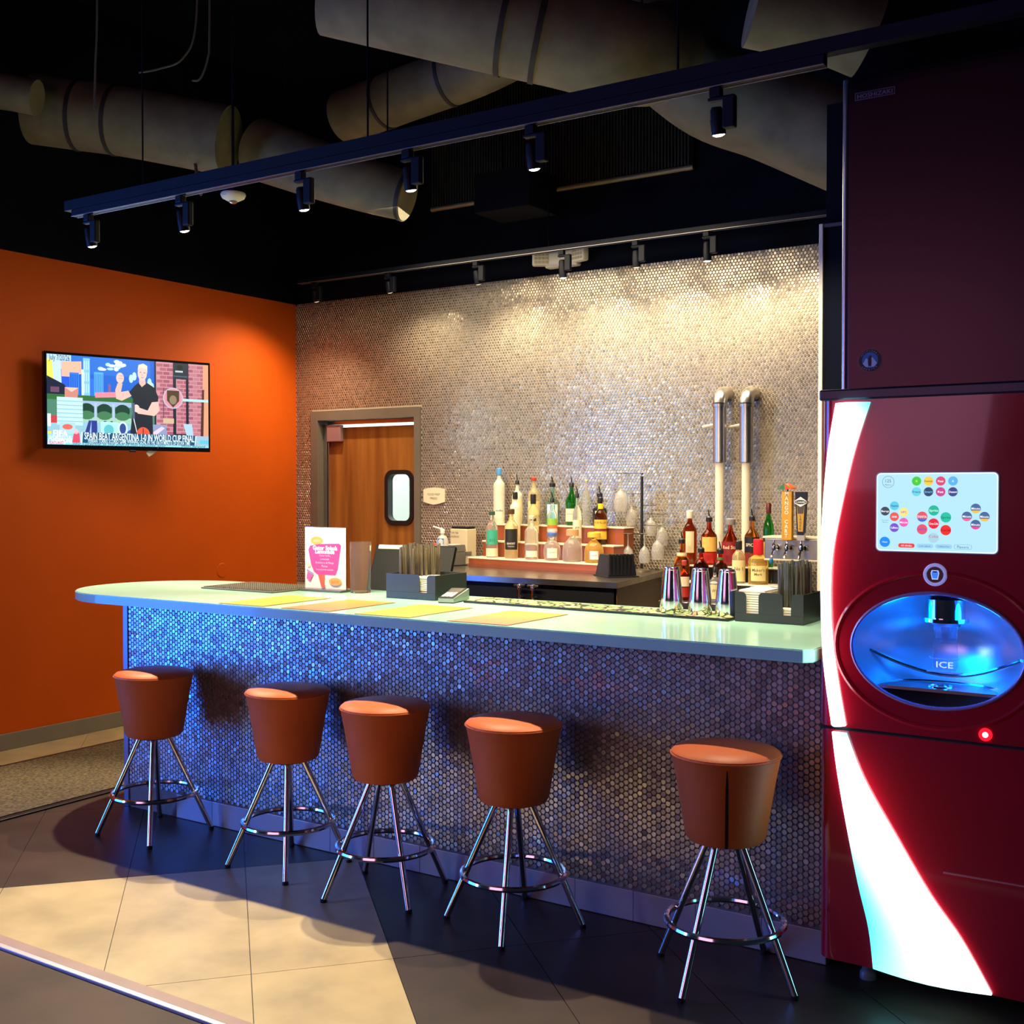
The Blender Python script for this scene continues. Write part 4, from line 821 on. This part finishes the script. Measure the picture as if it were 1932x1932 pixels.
for k, (px, py, sc_) in enumerate(gspots):
    yy = ry + (-.05, .03, .04, .07, -.06, -.04, -.08, -.09)[k]; p = P(px, py, y=yy)
    if gme is None: gme = MB().lathe([(a, -b) for a, b in gp], 24, cap=False).mesh('wine_glass', 50); gme.materials.append(m_stem)
    t = bpy.data.objects.new('wine_glass', gme); C.objects.link(t); t.location = p; t.scale = (sc_,) * 3
    tag(t, glabs[k], 'glass', 'wine glasses hanging on the rack')
    a = Vector((p.x - rx, p.y - ry, p.z - BZ - .006 * sc_)); n_ = Vector((-a.y, a.x, 0)).normalized() * .009
    MB().tube([(0, 0, a.z), a.lerp(Vector((0, 0, a.z)), .45), a + n_ + a.xy.to_3d().normalized() * .03], .0022, 6).tube([a.lerp(Vector((0, 0, a.z)), .45), a - n_ + a.xy.to_3d().normalized() * .03], .0022, 6).build('wire_arm', m_plastic, gr)

# black caddy, printer, napkin box, spray bottle on the back counter
p = P(1172, 1088, z=BZ)
cb_ = thing('black_caddy', 'dark slatted plastic caddy at the corner of the back counter', 'caddy', (-3.36, 6.33, BZ), R(-38))
MB().add([(-.10, -.09, 0), (.10, -.09, 0), (.10, .10, 0), (-.10, .10, 0), (-.075, -.07, .135), (.085, -.07, .135), (.085, .085, .135), (-.075, .085, .135)], [(0, 1, 2, 3), (4, 5, 6, 7), (0, 1, 5, 4), (1, 2, 6, 5), (2, 3, 7, 6), (3, 0, 4, 7)]).build('shell', M('navy_black_plastic', (.010, .018, .035), .35), cb_)
for k in range(7): MB().box(.088, .108, -.085 + k * .025, -.073 + k * .025, .012, .142).build('slat', m_plastic, cb_)
MB().rbox(-.11, .12, -.10, .11, 0, .008, .003).build('foot_plate', m_plastic, cb_)
pr = thing('receipt_printer', 'small grey receipt printer on the back counter left of the bottles', 'printer', (-4.80, 6.57, BZ), R(-14))
MB().rbox(-.075, .075, -.09, .09, .0, .10, .008).add([(-.075, -.06, .10), (.075, -.06, .10), (.075, .09, .10), (-.075, .09, .10), (-.07, -.02, .145), (.07, -.02, .145), (.07, .085, .145), (-.07, .085, .145)], [(4, 5, 6, 7), (0, 1, 5, 4), (1, 2, 6, 5), (2, 3, 7, 6), (3, 0, 4, 7)]).build('housing', M('grey_plastic', (.13, .12, .105), .45), pr)
MB().rbox(-.055, .04, -.094, -.088, .052, .066, .001).build('paper_slot', m_white, pr); MB().rbox(.03, .055, -.093, -.089, .025, .04, .001).build('switch', m_plastic, pr); MB().rbox(-.03, .055, -.02, .06, .1455, .149, .001).build('top_window', m_white, pr)
MB().rbox(-.08, .082, -.10, .10, -.0, .006, .002).build('base_plate', m_plastic, pr)
nb = thing('napkin_dispenser', 'cream box of picks with printed lettering left of the bottle display', 'box', (-4.86, 6.82, BZ), R(-8))
MB().rbox(-.08, .085, -.05, .05, 0, .25, .004).build('carton', M('cream_card', (.72, .60, .38), .6, var=.06), nb)
MB().rbox(-.075, .08, -.045, .045, .25, .268, .006).build('dark_picks', m_plastic, nb); MB().rbox(-.082, .087, -.052, .0, .06, .09, .002).build('grey_band', M('grey_band', (.2, .18, .17), .6), nb)
D = Decal(.0005); D.text('FOR THE', -.035, .222, '5a4a2a', width=.07, size=.02); D.text('ALLERGIC', -.03, .195, '5a4a2a', width=.08, size=.02); D.build('lettering', PRINT, nb, (0, -.0505, 0))
sp = thing('spray_bottle', 'translucent squeeze bottle with a blue label on the back counter', 'bottle', (-4.66, 6.30, BZ), R(20))
MB().lathe([(0, 0), (.036, 0), (.04, .01), (.038, .12), (.040, .19), (.030, .215), (.012, .225), (.012, .245)], 20, cap=False).build('body', M('frosted_plastic', (.85, .82, .74), .35, trans=.4), sp, smooth=True)
D = Decal(.0004); D.rect(-.026, .165, .02, .205, '2a7ac8'); D.build('blue_label', PRINT, sp, curve_r=.041)
MB().lathe([(.016, .24), (.016, .262), (.008, .27)], 14).tube([(0, 0, .265), (-.06, -.02, .285)], .006).build('trigger_head', m_white, sp, smooth=True)
rc = thing('red_carton', 'tilted red menu card leaning behind the straws', 'card', (-4.60, 6.08, BZ + .03), R(10))
MB().rbox(-.055, .045, -.004, .004, 0, .15, .002, m=Matrix.Rotation(R(24), 4, 'Y') @ Matrix.Rotation(R(-12), 4, 'X')).build('card', M('bright_red_card', (.75, .02, .03), .45), rc)
MB().rbox(-.03, .03, -.006, -.004, .11, .14, .001, m=Matrix.Rotation(R(24), 4, 'Y') @ Matrix.Rotation(R(-12), 4, 'X')).build('white_print', m_white, rc)

# point of sale screen behind the straws
ps = thing('pos_terminal', 'black point of sale terminal seen from behind, between the acrylic tube and the straws', 'till', (-4.03, 5.10, .0), R(8))
MB().tube([(.0, .06, .0), (.0, .06, 1.14)], .02, 10).lathe([(.12, 0), (.12, .012), (.02, .02)], 20, (0, .06, 0)).build('stand', m_plastic, ps, smooth=True)
MB().rbox(-.26, .26, -.012, .022, .0, .30, .012, m=Matrix.Translation((0, 0, 1.06)) @ Matrix.Rotation(R(-24), 4, 'X')).build('screen_back', M('pos_black', (.008, .009, .007), .45, spec=.2), ps)
MB().rbox(-.235, -.05, -.018, -.011, .268, .292, .002, m=Matrix.Translation((0, 0, 1.06)) @ Matrix.Rotation(R(-24), 4, 'X')).build('status_bar', M('pale_status_strip', (.85, .9, .5), .4, emit=(.8, .85, .4), estr=.5), ps)

# ------------------------------------------------------------------ things on the worktop
ZC = ZT + .0005
rm = thing('rubber_drip_mat', 'grey dimpled rubber bar mat on the rounded end of the worktop', 'mat', (-4.69, 4.645, ZC))
MB().rbox(-.265, .265, -.185, .185, 0, .008, .002).build('mat_base', M('grey_rubber', (.17, .15, .10), .6), rm)
nub = MB()
for i in range(34):
    for j in range(24): nub.box(-.25 + i * .0152 - .004, -.25 + i * .0152 + .004, -.172 + j * .015 - .004, -.172 + j * .015 + .004, .008, .0125)
o = nub.build('rubber_nubs', _mats['grey_rubber'], rm, fix=False); o['kind'] = 'stuff'
def menu(x0, x1, lab, c1, c2):
    t = thing('menu_sheet', lab, 'menu', ((x0 + x1) / 2, 4.165, ZC), R(random.uniform(-1, 1)), 'menus along the worktop')
    m = bpy.data.materials.new('menu_print'); m.use_nodes = True; nt = m.node_tree; b = nt.nodes['Principled BSDF']; tc = nt.nodes.new('ShaderNodeTexCoord'); sx = nt.nodes.new('ShaderNodeSeparateXYZ'); r_ = nt.nodes.new('ShaderNodeValToRGB')
    nt.links.new(tc.outputs['Generated'], sx.inputs[0]); nt.links.new(sx.outputs['Y'], r_.inputs[0]); nt.links.new(r_.outputs[0], b.inputs['Base Color'])
    r_.color_ramp.elements[0].color = (*lin(c1), 1); r_.color_ramp.elements[1].color = (*lin(c2), 1); b.inputs['Roughness'].default_value = .45
    w2 = (x1 - x0) / 2 - .004
    MB().box(-w2, w2, -.235, .235, 0, .0016).build('laminate_edge', M('laminate_edge', (.25, .15, .07), .4), t)
    MB().box(-w2 + .005, w2 - .005, -.230, .230, .0016, .0022).build('printed_sheet', m, t)
menu(-4.25, -3.96, 'yellow menu sheet nearest the rounded end of the worktop', 'e89a28', 'f0b040')
menu(-3.835, -3.545, 'pink to orange menu sheet second from the rounded end of the worktop', 'e8704e', 'ee9436')
menu(-3.385, -3.085, 'yellow menu sheet in front of the card reader', 'f0ae3c', 'ec9c30')
menu(-2.875, -2.575, 'pink to orange menu sheet nearest the steel shakers', 'e87056', 'f0a038')
# sign holder
sg = thing('sign_holder', 'acrylic sign holder with a pink drink poster on the worktop', 'sign', (-4.27, 4.70, ZC), R(2))
MB().rbox(-.14, .14, -.045, .045, 0, .012, .003).build('base', M('smoky_acrylic', (.12, .11, .10), .15), sg)
MB().rbox(-.137, .137, .004, .008, .012, .332, .001).build('poster_card', m_paper, sg)
MB().rbox(-.140, .140, .009, .013, .012, .336, .001).build('acrylic_back', m_glass, sg)
D = Decal(.0004); D.ell(-.055, .262, .042, .022, 'f4a83a', seg=16); D.text('NEW', -.055, .262, 'f8d890', size=.018)
D.poly([(-.112, .215), (-.10, .235), (-.04, .245), (.095, .250), (.108, .24), (.085, .115), (.07, .085), (-.05, .085), (-.075, .10), (-.095, .14)], 'ee3f82')
for tx, z, c, wd, b in (('Gator Splash', .226, 'ffffff', .165, .03), ('Lemonade', .207, 'ffffff', .13, .03), ('Citrus Vodka', .186, 'f8c8d8', .075, 0), ('Lemonade', .168, 'f8c8d8', .06, 0), ('Strawberry & Mango', .149, 'f8c8d8', .125, 0), ('Puree', .131, 'f8c8d8', .04, 0), ('*non-alcoholic available', .113, 'f8c8d8', .12, 0)): D.text(tx, 0, z, c, width=wd, bold=b)
D.poly([(-.045, .085), (.0, .085), (-.005, .03), (.006, .03), (.0, .02), (-.022, .02)], 'f05a28'); D.poly([(-.115, .105), (-.075, .088), (-.098, .048), (-.122, .062)], 'd8589a'); D.poly([(-.118, .112), (-.072, .09), (-.078, .082), (-.122, .102)], '9a90a8'); D.ell(-.108, .135, .014, .010, 'f0d8a0', seg=12)
D.ell(.072, .052, .042, .020, 'f09a3a', seg=18); D.text('$12.00', .072, .052, 'd86a20', width=.05)
D.build('poster_print', PRINT, sg, (0, .0035, 0))
# clear tube
o = MB().lathe([(0, 0), (.050, 0), (.053, .004), (.056, .262), (.0525, .262), (.0495, .008), (0, .008)], 32, (0, 0, 0), cap=False).build('acrylic_tube', M('clear_acrylic_tube', (.98, .98, .99), .02, trans=.97, ior=1.07), smooth=50, loc=(-4.055, 4.745, ZC)); tag(o, 'tall clear empty acrylic tube beside the poster', 'cup')
# napkin caddies with straws
m_cad = M('dark_caddy_plastic', (.035, .042, .040), .32)
def caddy(name, lab, x0, x1, y0, y1, slots, hgt=.12):
    t = thing(name, lab, 'caddy', ((x0 + x1) / 2, (y0 + y1) / 2, ZC)); w2, d2 = (x1 - x0) / 2, (y1 - y0) / 2
    xs = [-w2]
    fr = []
    for s0, s1 in slots: fr += [(xs[-1], s0)]; xs += [s1]
    fr += [(xs[-1], w2)]
    for a, b in fr:
        r_ = .018; pts = [(a, .034), (b, .034), (b, hgt - (r_ if b < w2 else 0))] + ([(b - r_ + r_ * math.cos(R(k)), hgt - r_ + r_ * math.sin(R(k))) for k in (30, 60, 90)] if b < w2 else [(b, hgt)]) + ([(a + r_ - r_ * math.sin(R(k)), hgt - r_ + r_ * math.cos(R(k))) for k in (0, 30, 60)] + [(a, hgt - r_)] if a > -w2 else [(a, hgt)])
        MB().prism(pts, -d2, -d2 + .004, 'y').build('front_wall', m_cad, t)
    MB().rbox(-w2, w2, -d2, -d2 + .004, 0, .034, .001).build('front_rail', m_cad, t)
    MB().rbox(-w2, w2, d2 - .004, d2, 0, hgt, .001).build('back_wall', m_cad, t)
    for sx in (-w2, w2 - .004): MB().rbox(sx, sx + .004, -d2 + .004, d2 - .004, 0, hgt, .001).build('side_wall', m_cad, t)
    MB().box(-w2 + .004, w2 - .004, -d2 + .004, d2 - .004, 0, .004).build('floor_plate', m_cad, t)
    return t
caddy('straw_caddy', 'dark plastic napkin and straw caddy beside the card reader', -3.75, -3.45, 4.60, 4.86, [(.055, .10)])
caddy('napkin_caddy', 'dark green-grey napkin and straw caddy next to the red machine', -1.86, -1.575, 4.59, 4.80, [(-.095, -.042), (.058, .092)])
def napkins(x, y, w2, d2, n, z0, lab):
    t = thing('napkin_stack', lab, 'napkins', (x, y, ZC + .0045))
    for k in range(n):
        dx = random.uniform(-.003, .003); MB().box(-w2 + dx, w2 + dx, -d2 + random.uniform(-.002, .002), d2, k * z0, k * z0 + z0 * .8).build('napkin', m_paper, t)
napkins(-3.535, 4.70, .060, .085, 11, .0095, 'stack of cream napkins in the caddy beside the card reader')
napkins(-1.795, 4.69, .055, .085, 13, .0095, 'stack of cream napkins in the caddy next to the red machine')
napkins(-1.645, 4.625, .025, .022, 6, .0095, 'small block of white napkins in the slot under the dark straws')
m_straw = [M('straw_black', (.02, .02, .02), .4, var=.9, vscale=25, stretch=(1, 1, .25), col2=(.20, .16, .09)), M('straw_dark', (.035, .04, .035), .35, var=.8, vscale=20, stretch=(1, 1, .25), col2=(.12, .13, .10))]
sme = {}
for grp, x0, x1, y0, y1, n, mi, lab, ln in (('straws in the left caddy', -3.738, -3.575, 4.625, 4.84, 52, 0, 'thin speckled straw standing in the bundle behind the menus', .25), ('straws in the right caddy', -1.715, -1.595, 4.66, 4.78, 34, 1, 'thin dark wrapped straw standing in the bundle next to the red machine', .235)):
    ctrs = []
    for k in range(n * 60):
        if len(ctrs) >= n: break
        c_ = (random.uniform(x0, x1), random.uniform(y0, y1))
        if all((c_[0] - a) ** 2 + (c_[1] - b) ** 2 > .0115 ** 2 for a, b in ctrs): ctrs.append(c_)
    for k, (a, b) in enumerate(ctrs):
        key = (mi, k % 4)
        if key not in sme:
            sme[key] = MB().tube([(0, 0, 0), (0, 0, ln * (.94 + .03 * (k % 4)))], .0052, 7).mesh('straw', 50); sme[key].materials.append(m_straw[mi])
        o = bpy.data.objects.new('drinking_straw', sme[key]); C.objects.link(o); o.location = (a, b, ZC + .005)
        o.rotation_euler = (random.gauss(0, .018), random.gauss(0, .02), random.random() * 6); tag(o, lab, 'straw', grp)
# card reader
cr = thing('card_reader', 'small pale green-grey card reader with a keypad on the worktop', 'card reader', (-3.352, 4.62, ZC), R(13))
MB().add([(-.04, -.09, .004), (.04, -.09, .004), (.045, .09, .004), (-.045, .09, .004), (-.038, -.088, .022), (.038, -.088, .022), (.045, .092, .055), (-.045, .092, .055)], [(0, 1, 2, 3), (4, 5, 6, 7), (0, 1, 5, 4), (1, 2, 6, 5), (2, 3, 7, 6), (3, 0, 4, 7)]).build('shell', M('pale_reader_plastic', (.30, .36, .30), .35), cr)
mk = Matrix.Translation((0, -.088, .0235)) @ Matrix.Rotation(math.atan2(.033, .18), 4, 'X')
MB().rbox(-.036, .036, .0, .175, -.002, .003, .001, m=mk).build('face_plate', m_plastic, cr)
MB().rbox(-.030, .030, .095, .165, .003, .0036, .0005, m=mk).build('display', M('reader_screen', (.12, .11, .10), .2), cr)
for i in range(3):
    for j in range(4): MB().rbox(-.028 + i * .02, -.012 + i * .02, .012 + j * .019, .025 + j * .019, .003, .006, .001, m=mk).build('key', m_white, cr)
MB().rbox(-.038, .038, -.09, .09, 0, .004, .001).build('rubber_foot', m_plastic, cr)
# printed bar mat
bm_ = thing('bar_service_mat', 'long narrow service mat with a pale green pebble print behind the menus', 'mat', (-2.545, 4.675, ZC), R(-2.0))
MB().rbox(-.70, .645, -.10, .10, 0, .010, .003).build('rubber_base', m_plastic, bm_)
m = bpy.data.materials.new('pebble_print'); m.use_nodes = True; nt = m.node_tree; b = nt.nodes['Principled BSDF']; tc = nt.nodes.new('ShaderNodeTexCoord')
vo = nt.nodes.new('ShaderNodeTexVoronoi'); vo.feature = 'DISTANCE_TO_EDGE'; vo.inputs['Scale'].default_value = 19; v2 = nt.nodes.new('ShaderNodeTexVoronoi'); v2.inputs['Scale'].default_value = 19
cr_ = nt.nodes.new('ShaderNodeValToRGB'); cr_.color_ramp.elements[0].color = (*lin('5f9a4a'), 1); cr_.color_ramp.elements[1].color = (*lin('c8d090'), 1)
for ps_, cc in ((.84, 'd8d898'), (.86, 'd04a3c')): e_ = cr_.color_ramp.elements.new(ps_); e_.color = (*lin(cc), 1)
lt = nt.nodes.new('ShaderNodeMath'); lt.operation = 'GREATER_THAN'; lt.inputs[1].default_value = .09; mx = nt.nodes.new('ShaderNodeMix'); mx.data_type = 'RGBA'; mx.inputs['A'].default_value = (.01, .02, .01, 1)
for n_ in (vo, v2): nt.links.new(tc.outputs['Object'], n_.inputs['Vector'])
nt.links.new(v2.outputs['Color'], cr_.inputs[0]); nt.links.new(vo.outputs['Distance'], lt.inputs[0]); nt.links.new(lt.outputs[0], mx.inputs['Factor']); nt.links.new(cr_.outputs[0], mx.inputs['B']); nt.links.new(mx.outputs['Result'], b.inputs['Base Color']); b.inputs['Roughness'].default_value = .5
MB().box(-.69, .635, -.092, .092, .0095, .0115).build('pebble_print', m, bm_)
# shakers
shp = [(0, 0), (.0485, 0), (.050, .003), (.047, .064), (.035, .178), (.033, .189), (.0305, .191), (.0305, .185), (0, .185)]
for px, lab in ((1267, 'left of three upturned steel shaker cups on the service mat'), (1321, 'middle of three upturned steel shaker cups on the service mat'), (1372, 'right of three upturned steel shaker cups, beside the dark caddy')):
    p = P(px, 1155, z=ZC + .012); t = thing('shaker_cup', lab, 'shaker', (P(px, 1120, y=4.655).x, 4.655, ZC + .0118), 0, 'steel shaker cups')
    MB().lathe(shp, 36, cap=False).build('cup', M('polished_steel', (.72, .70, .72), .12, 1), t, smooth=True)
    MB().tube([(.0343 * math.cos(a), .0343 * math.sin(a), .181) for a in [2 * PI * k / 32 for k in range(32)]], .0012, 6, True).build('rim_ring', m_chrome, t, smooth=True)

for o in list(C.objects):                        # the worktop's things, moved in with its front edge
    if o.parent is None and o.get('category') and ZC - .001 <= o.location.z <= ZC + .03 and o.location.y < 5.0: o.location.x *= .9625; o.location.y *= .9625

# signs and fixtures on the back wall
sn = thing('wall_sign', 'small cream plaque with printed words on the tiles beside the door', 'sign', (SIGNX, YW - .006, SIGNZ))
D2 = [(-.095, -.045), (-.06, -.055), (.06, -.055), (0, -.068)]
MB().prism([(-.098, .05), (-.055, .058), (0, .064), (.055, .058), (.098, .05), (.098, -.045), (.05, -.058), (0, -.066), (-.05, -.058), (-.098, -.045)], -.012, .0, 'y').build('plaque', M('cream_plaque', (.82, .72, .50), .45), sn)
D = Decal(.0005); D.text('FOOD PREP', 0, .012, '6a5a3a', width=.115, size=.024); D.text('PRESS', 0, -.018, '6a5a3a', width=.065, size=.024); D.build('lettering', PRINT, sn, (0, -.0122, 0))
ex_ = P(1058, 488, y=6.93)
em = thing('emergency_light', 'cream twin-head emergency light above the tiled wall', 'emergency light', (ex_.x, 6.997, ex_.z))
MB().rbox(-.13, .13, -.07, -.002, -.055, .055, .012).build('housing', m_white, em)
for sx, rz in ((-1, 32), (1, -14)):
    hm = Matrix.Translation((sx * .155, -.075, .012)) @ Matrix.Rotation(R(rz), 4, 'Z')
    h = MB().rbox(-.062, .062, -.03, .03, -.05, .05, .014, m=hm).build('lamp_head', m_white, em)
    for i in range(4):
        for j in range(3): MB().rbox(-.046 + i * .025, -.026 + i * .025, -.0335, -.029, -.036 + j * .026, -.018 + j * .026, .003, m=hm).build('led_lens', M('led_lens', (.55, .48, .30), .3), h)

# ------------------------------------------------------------------ ceiling: tracks, lamps, ducts
m_trk = M('navy_black_track', (.004, .005, .011), .5, spec=.22)
m_trklit = M('lit_track_edge', (.30, .27, .24), .35, .5)  # paler than the rail: light from below painted onto its edges
def track(lab, x0, x1, y, z, strut):
    t = thing('light_track', lab, 'track', ((x0 + x1) / 2, y, z)); w2 = (x1 - x0) / 2
    MB().box(-w2, w2, -.018, .018, 0, .030).build('track_rail', m_trk, t)
    for s in (-1, 1): MB().box(-w2, w2, s * .018 - .0015, s * .018 + .0015, -.0022, .001).build('lit_rail_edge', m_trklit, t)
    if strut: MB().box(-w2 - .05, w2 + strut, -.021, .021, .031, .078).build('strut_channel', m_trk, t)
    for k in range(3):
        x = -w2 + .5 + k * (2 * w2 - 1) / 2; MB().tube([(x, 0, .07 if strut else .03), (x, 0, 4.89 - z)], .004, 6).build('hanging_rod', m_black, t)
    return t
track('long black lamp track over the front of the worktop', -4.85, -1.16, 3.568, 2.972, .75)
track('black lamp track close to the tiled back wall', -6.2, -1.75, 6.55, 3.216, 0)
m_lens = M('lamp_lens', (1, 1, 1), .3, emit=(1, .90, .68), estr=14)
def lamp(px, py, y, ztrk, lab, grp, lit, tilt, target, energy, size, soft=.02):
    p = P(px, py, y=y); zl = p.z - ztrk
    t = thing('track_lamp', lab, 'track lamp', (p.x, y, ztrk), 0, grp)
    MB().rbox(-.019, .019, -.016, .016, -.034, -.0025, .003).build('adapter', m_trk, t)
    MB().rbox(-.026, .068, -.014, .014, -.046, -.034, .004).rbox(.026, .068, -.015, .015, -.140, -.036, .005).build('driver_box', m_trk, t)
    hm = Matrix.Translation((0, 0, -.062)) @ Matrix.Rotation(tilt, 4, 'X')
    L_ = abs(zl) - .062 - .004
    h = MB().lathe([(0, 0), (.016, -.002), (.021, -.012), (.0225, -.04), (.0245, -.045), (.0245, -L_), (.022, -L_), (.021, -L_ + .012), (0, -L_ + .012)], 20, m=hm, cap=False).build('lamp_head', m_trk, t, smooth=True)
    MB().lathe([(0, -L_ + .004), (.021, -L_ + .004), (.019, -L_ - .002), (.01, -L_ - .006), (0, -L_ - .007)], 18, m=hm, cap=False).build('lens', m_lens if lit else M('dim_lens', (.5, .45, .35), .3, emit=(1, .85, .6), estr=.6), h)
    q_ = Vector((p.x, y, ztrk)) + hm @ Vector((0, 0, -L_ - .012))
    light('track_lamp_light', 'SPOT', q_, target(p), energy, WARM, spot_size=R(size), spot_blend=.6 if size < 90 else .95, shadow_soft_size=soft)
names = ('leftmost lamp on the front track', 'second lamp from the left on the front track', 'third lamp on the front track, right of the smoke detector', 'fourth lamp on the front track, in front of the duct end', 'fifth lamp on the front track, before the ribbed vent', 'rightmost and largest lamp on the front track')
for k, (px, py) in enumerate(((167, 466), (341, 437), (567, 397), (769, 360), (1002, 320), (1351, 255))):
    lamp(px, py, 3.568, 2.972, names[k], 'lamps on the front track', True, R(14), lambda p: (p.x - .1, 5.5, 1.15), 128, 66)
names = ('leftmost lamp on the wall track, over the orange corner', 'second lamp on the wall track, above the door', 'third lamp on the wall track', 'lit lamp on the wall track in front of the emergency light', 'fifth lamp on the wall track, right of the emergency light', 'rightmost lit lamp on the wall track')
for k, (px, py) in enumerate(((593, 570), (732, 553), (898, 537), (1060, 525), (1199, 505), (1333, 493))):
    lamp(px, py, 6.55, 3.216, names[k], 'lamps on the wall track', k in (3, 5), R(18 if k < 3 else 8), (lambda p: (-6.67, 6.1, .9)) if k == 0 else (lambda p: (p.x + .05, 7.0, 2.05)), 80 if k == 0 else (24 if k == 1 else 36), 132 if k == 0 else 122)
light('track_lamp_light', 'SPOT', (P(1462, 490, y=6.55).x, 6.55, 3.06), (P(1462, 490, y=6.55).x, 7.0, 2.05), 32, WARM, spot_size=R(122), spot_blend=.95, shadow_soft_size=.02)

def duct(lab, pts, r_, bands=(), name='air_duct', seg=28):
    path = bez([DP(*p) for p in pts], 8); n = len(path); c0 = path[0].copy()
    rr_ = [r_ if not isinstance(r_, tuple) else r_[0] + (r_[1] - r_[0]) * i / (n - 1) for i in range(n)]
    t = thing(name, lab, 'duct', c0)
    MB().tube([p - c0 for p in path], rr_, seg).build('wrap', m_duct, t, smooth=60)
    for f in bands:
        i = int(f * (n - 1)); tdir = (path[min(i + 1, n - 1)] - path[max(i - 1, 0)]).normalized() * .012
        MB().tube([path[i] - c0 - tdir, path[i] - c0 + tdir], rr_[i] + .006, seg).build('band', M('band_black', (.02, .02, .018), .6), t, smooth=60)
    for f in (.2, .8):
        p = path[int(f * (n - 1))] - c0; MB().tube([p, Vector((p.x, p.y, 4.89 - c0.z))], .005, 6).build('hanger_rod', m_black, t)
    return t
duct('wrapped flexible duct above the television ending near the smoke detector', [(62, 206, 7.0), (150, 218, 7.0), (250, 232, 6.98), (432, 266, 6.92)], .205, (.35, .62))
duct('drooping wrapped duct running from the smoke detector to the ribbed vent', [(490, 282, 7.15), (600, 320, 6.98), (700, 352, 6.9), (770, 372, 6.85)], (.19, .14), (.98,))
duct('large bulging duct at the top centre of the ceiling', [(620, -30, 5.2), (880, 30, 5.2), (1060, 70, 5.2), (1200, 105, 5.25), (1245, 95, 5.6)], .22, (.36, .46))
duct('large plain duct slanting down behind the front track at the right', [(1180, 40, 6.4), (1330, 165, 6.3), (1460, 215, 6.2), (1640, 290, 6.0)], .25, ())
duct('duct in the shadows rising behind the front track', [(650, 222, 7.8), (760, 180, 7.5), (900, 128, 7.2), (1010, 70, 6.9)], .17, (.25, .55))
duct('grey duct end at the upper left edge of the ceiling', [(-80, 160, 6.6), (20, 175, 6.6), (70, 185, 6.6)], .10, ())
duct('duct at the top right above the ice machine', [(1420, 10, 4.6), (1560, 40, 4.6), (1640, 70, 4.6)], .16, ())
# vent
vz0, vz1, vx0, vx1 = 3.74, 4.55, -5.25, -3.13
vn = thing('ribbed_vent', 'dark vertically ribbed vent panel high on the back wall', 'vent', ((vx0 + vx1) / 2, YW - .009, vz0)); w2 = (vx1 - vx0) / 2
MB().box(-w2, w2, -.01, 0, 0, vz1 - vz0).build('backing', m_black, vn)
rb = MB(); n = 90
for k in range(n): x = -w2 + (k + .5) * 2 * w2 / n; rb.box(x - .006, x + .006, -.035, -.01, .02, vz1 - vz0)
o = rb.build('vertical_ribs', M('rib_metal', (.045, .045, .035), .4, .5), vn, fix=False); o['kind'] = 'stuff'
MB().tube([(-w2, -.03, 0), (w2, -.03, 0)], .018, 10).build('bottom_rail', M('dull_brass_rail', (.30, .25, .14), .45, .4), vn, smooth=True)
MB().box(w2 - .02, w2, -.04, 0, 0, .30).build('end_frame', m_black, vn)
bx = thing('vent_box', 'black metal box hanging beside the duct end below the ribbed vent', 'vent box', (-4.25, 6.55, 3.50)); MB().rbox(-.22, .22, -.15, .2, 0, .26, .005).build('box', m_black, bx); MB().tube([(.15, .1, .26), (.15, .1, 1.39)], .004).tube([(-.15, .1, .26), (-.15, .1, 1.39)], .004).build('hanger', m_black, bx)
# smoke detector on a black drop
sp_ = P(440, 372, y=4.6)
sd = thing('smoke_detector', 'round cream smoke detector hanging under the ceiling ducts', 'smoke detector', (sp_.x, 4.6, sp_.z))
MB().lathe([(.066, .022), (.07, .012), (.062, -.006), (.035, -.020), (.02, -.022)], 28).build('shell', m_white, sd, smooth=50)
MB().lathe([(.022, -.020), (.022, -.030), (.012, -.036), (0, -.036)], 18).build('sensor', M('sensor_chrome', (.6, .55, .45), .25, .8), sd, smooth=True)
MB().rbox(-.05, .05, -.05, .05, .022, .05, .004).build('mounting_box', m_black, sd); MB().tube([(0, 0, .05), (0, 0, 4.89 - sp_.z)], .008, 8).build('drop_rod', m_black, sd)
D = Decal(.0004); D.text('FIRE', 0, .0, '6a5a40', width=.03, size=.012); D.build('lettering', PRINT, sd, (0, -.066, .004))
# loose cables
for k, (lab, pts) in enumerate((('thin cable looping left of the hanging rod', [(372, -190, 6.5), (370, 40, 6.5), (345, 110, 6.5), (300, 130, 6.5), (262, 137, 6.5)]), ('thin cable curling beside the loop at the upper left', [(396, -195, 6.4), (395, 60, 6.4), (392, 110, 6.4), (378, 148, 6.4), (362, 152, 6.4)]), ('straight thin cable hanging at the far upper left', [(184, -205, 6.2), (183, 40, 6.2), (180, 120, 6.2), (178, 205, 6.2)]), ('torn strip of wrap hanging from the duct end over the front track', [(366, 290, 6.9), (372, 335, 6.82), (372, 355, 6.8), (380, 368, 6.8)]))):
    pp = bez([DP(*p) for p in pts], 8); c0 = pp[0].copy()
    o = MB().tube([p - c0 for p in pp], .006 if k != 3 else .010, 6).build('cable' if k < 3 else 'wrap_strip', M('grey_cable', (.10, .09, .07), .6), smooth=True, loc=c0); tag(o, lab, 'cable')
